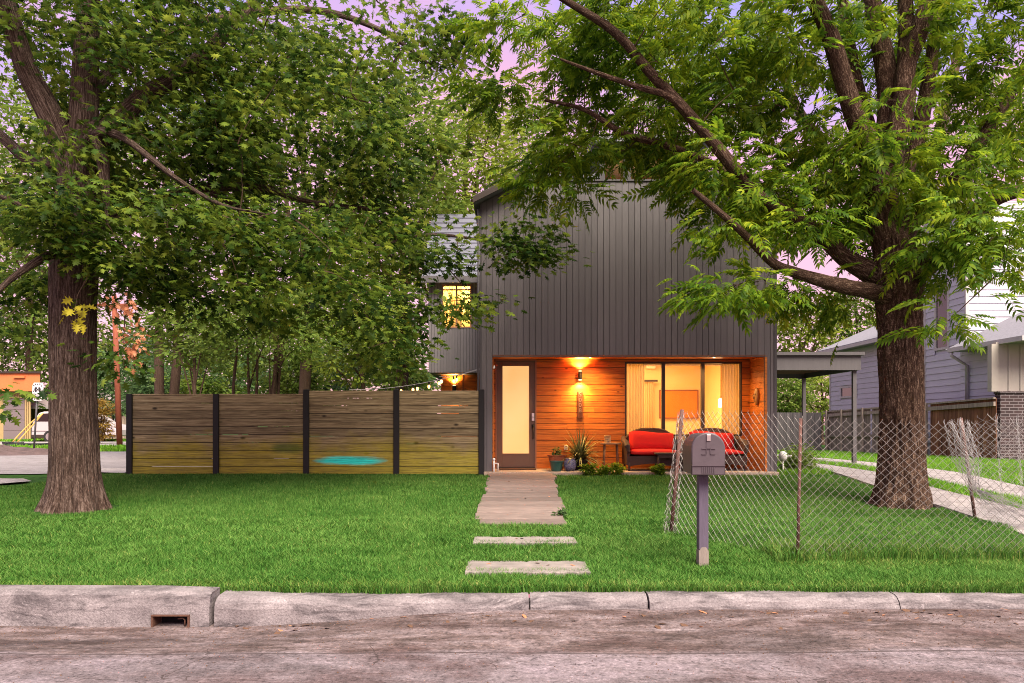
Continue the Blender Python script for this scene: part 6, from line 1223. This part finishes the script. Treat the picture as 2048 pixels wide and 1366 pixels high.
# shrubs
S = "shrub"
far_tree("golden_shrub", 203, 38, 798, 880, 22, "golden_leaf", "golden brown conical shrub just right of the thick trunk", 70, 60, 40, .13, group=None, cat=S, zbase=.4, tr_r=.04)
far_tree("pier_bush", 1598, 15.7, 893, 948, 34, "far_leaf", "rounded green bush beside the right porch pier", 71, 70, 40, .06, group=None, cat=S, tr_r=.015)
for k, (px, top, hw, lab) in enumerate(((1177, 926, 14, "leafy green clump at the porch edge below the spiky plant"), (1207, 931, 8, "smallest leafy clump at the porch edge below the side table"), (1236, 928, 13, "leafy clump at the porch edge between side table and loveseat"), (1317, 928, 11, "leafy clump at the porch edge before the coffee table"))):
    far_tree("porch_shrub", px, 14.72, top, 951, hw, "pecan_leaf", lab, 80+k, 30, 26, .05, trunk=False, group="small shrubs along the porch edge", cat=S)
far_tree("potted_shrub", 1112, 15.5, 892, 918, 7, "far_leaf_dark", "dark twiggy shrub in the terracotta bowl", 90, 20, 14, .05, trunk=False, group=None, cat=S, zbase=.85)
# ---- leaves fallen along the gutter
lv = raw_mesh("fallen_leaf", PLAIN*np.array([1, 1, 1.4])+np.array([0, 0, .1]), PLAIN_F, mats=[MAT["dead_leaf"]]); simple("litter_brown", (.10, .05, .03), .9, .3, 9)
lv2 = raw_mesh("fallen_leaf", PLAIN*np.array([1, 1.5, 2.5])+np.array([0, 0, .12]), PLAIN_F, mats=[MAT["litter_brown"]])
r = np.random.default_rng(77)
for k in range(60):
    x = -2.2+r.random()*6.2 if k % 3 else .8+r.random()*3.4; y = 5.98-abs(r.normal(0, .28)); o = link("fallen_leaf", lv if k % 4 == 0 else lv2); o.location = (x, y, float(street_z(x, y))+.004); s_ = .03+.045*r.random(); o.scale = (s_*1.3, s_, s_); o.rotation_euler = (r.normal(0, .12), r.normal(0, .12), r.random()*6.28); tag(o, "small dry brown leaf lying in the gutter along the kerb", "fallen leaf", "dry leaves fallen along the kerb")

r = np.random.default_rng(78)
for k in range(16):                                                # a few on the walk and the stepping stones
    if k < 9: y = 9.4+r.random()*5; x = X(1044, y)+r.uniform(-.48, .48); z = float(gz(x, y))+.046
    else: y = (6.9 if k % 2 else 8.2)+r.uniform(-.08, .2 if k % 2 else .08); x = X(1052, y)+r.uniform(-.45, .45); z = float(gz(X(1052, 6.9), 6.93 if k % 2 else 8.155))+.053
    o = link("fallen_leaf", lv if k % 3 == 0 else lv2); o.location = (x, y, z); s_ = .035+.03*r.random(); o.scale = (s_*1.3, s_, s_); o.rotation_euler = (0, 0, r.random()*6.28); tag(o, "small dry brown leaf lying on the front walk or a stepping stone", "fallen leaf", "dry leaves on the front walk and stepping stones")
far_tree("weed_clump", 1120, 9.75, 1018, 1046, 11, "far_leaf_dark", "dark leafy weed clump at the right edge of the front walk", 95, 14, 16, .05, trunk=False, group=None, cat="weed")
# ---- grit and crumbs swept along the gutter
r = np.random.default_rng(91); n = 5200; x = r.uniform(-4.4, 5.0, n); y = np.where(r.random(n) < .72, 6.0-np.abs(r.normal(0, .33, n)), r.uniform(4.2, 6.0, n)); s_ = .0022+.006*r.random(n)**3; z = street_z(x, y)
tv = np.array([(1, 0, 0), (-.5, .8, 0), (-.5, -.8, 0), (0, 0, 1.1)]); tf = np.array([(0, 1, 3), (1, 2, 3), (2, 0, 3)]); an = r.random(n)*6.28; co, si = np.cos(an), np.sin(an); Rz = np.stack([np.stack([co, -si, 0*co], 1), np.stack([si, co, 0*co], 1), np.stack([0*co, 0*co, 1+0*co], 1)], 1)
L = Leaves(); pos = np.column_stack([x, y, z]); pk = r.random(n) < .6; L.put(tv, tf, pos[pk], Rz[pk], s_[pk], 0); L.put(tv, tf, pos[~pk], Rz[~pk], s_[~pk], 1); w0 = L.build("road_grit", ["litter_brown", "dirt"], None); tag(w0, kind="stuff")
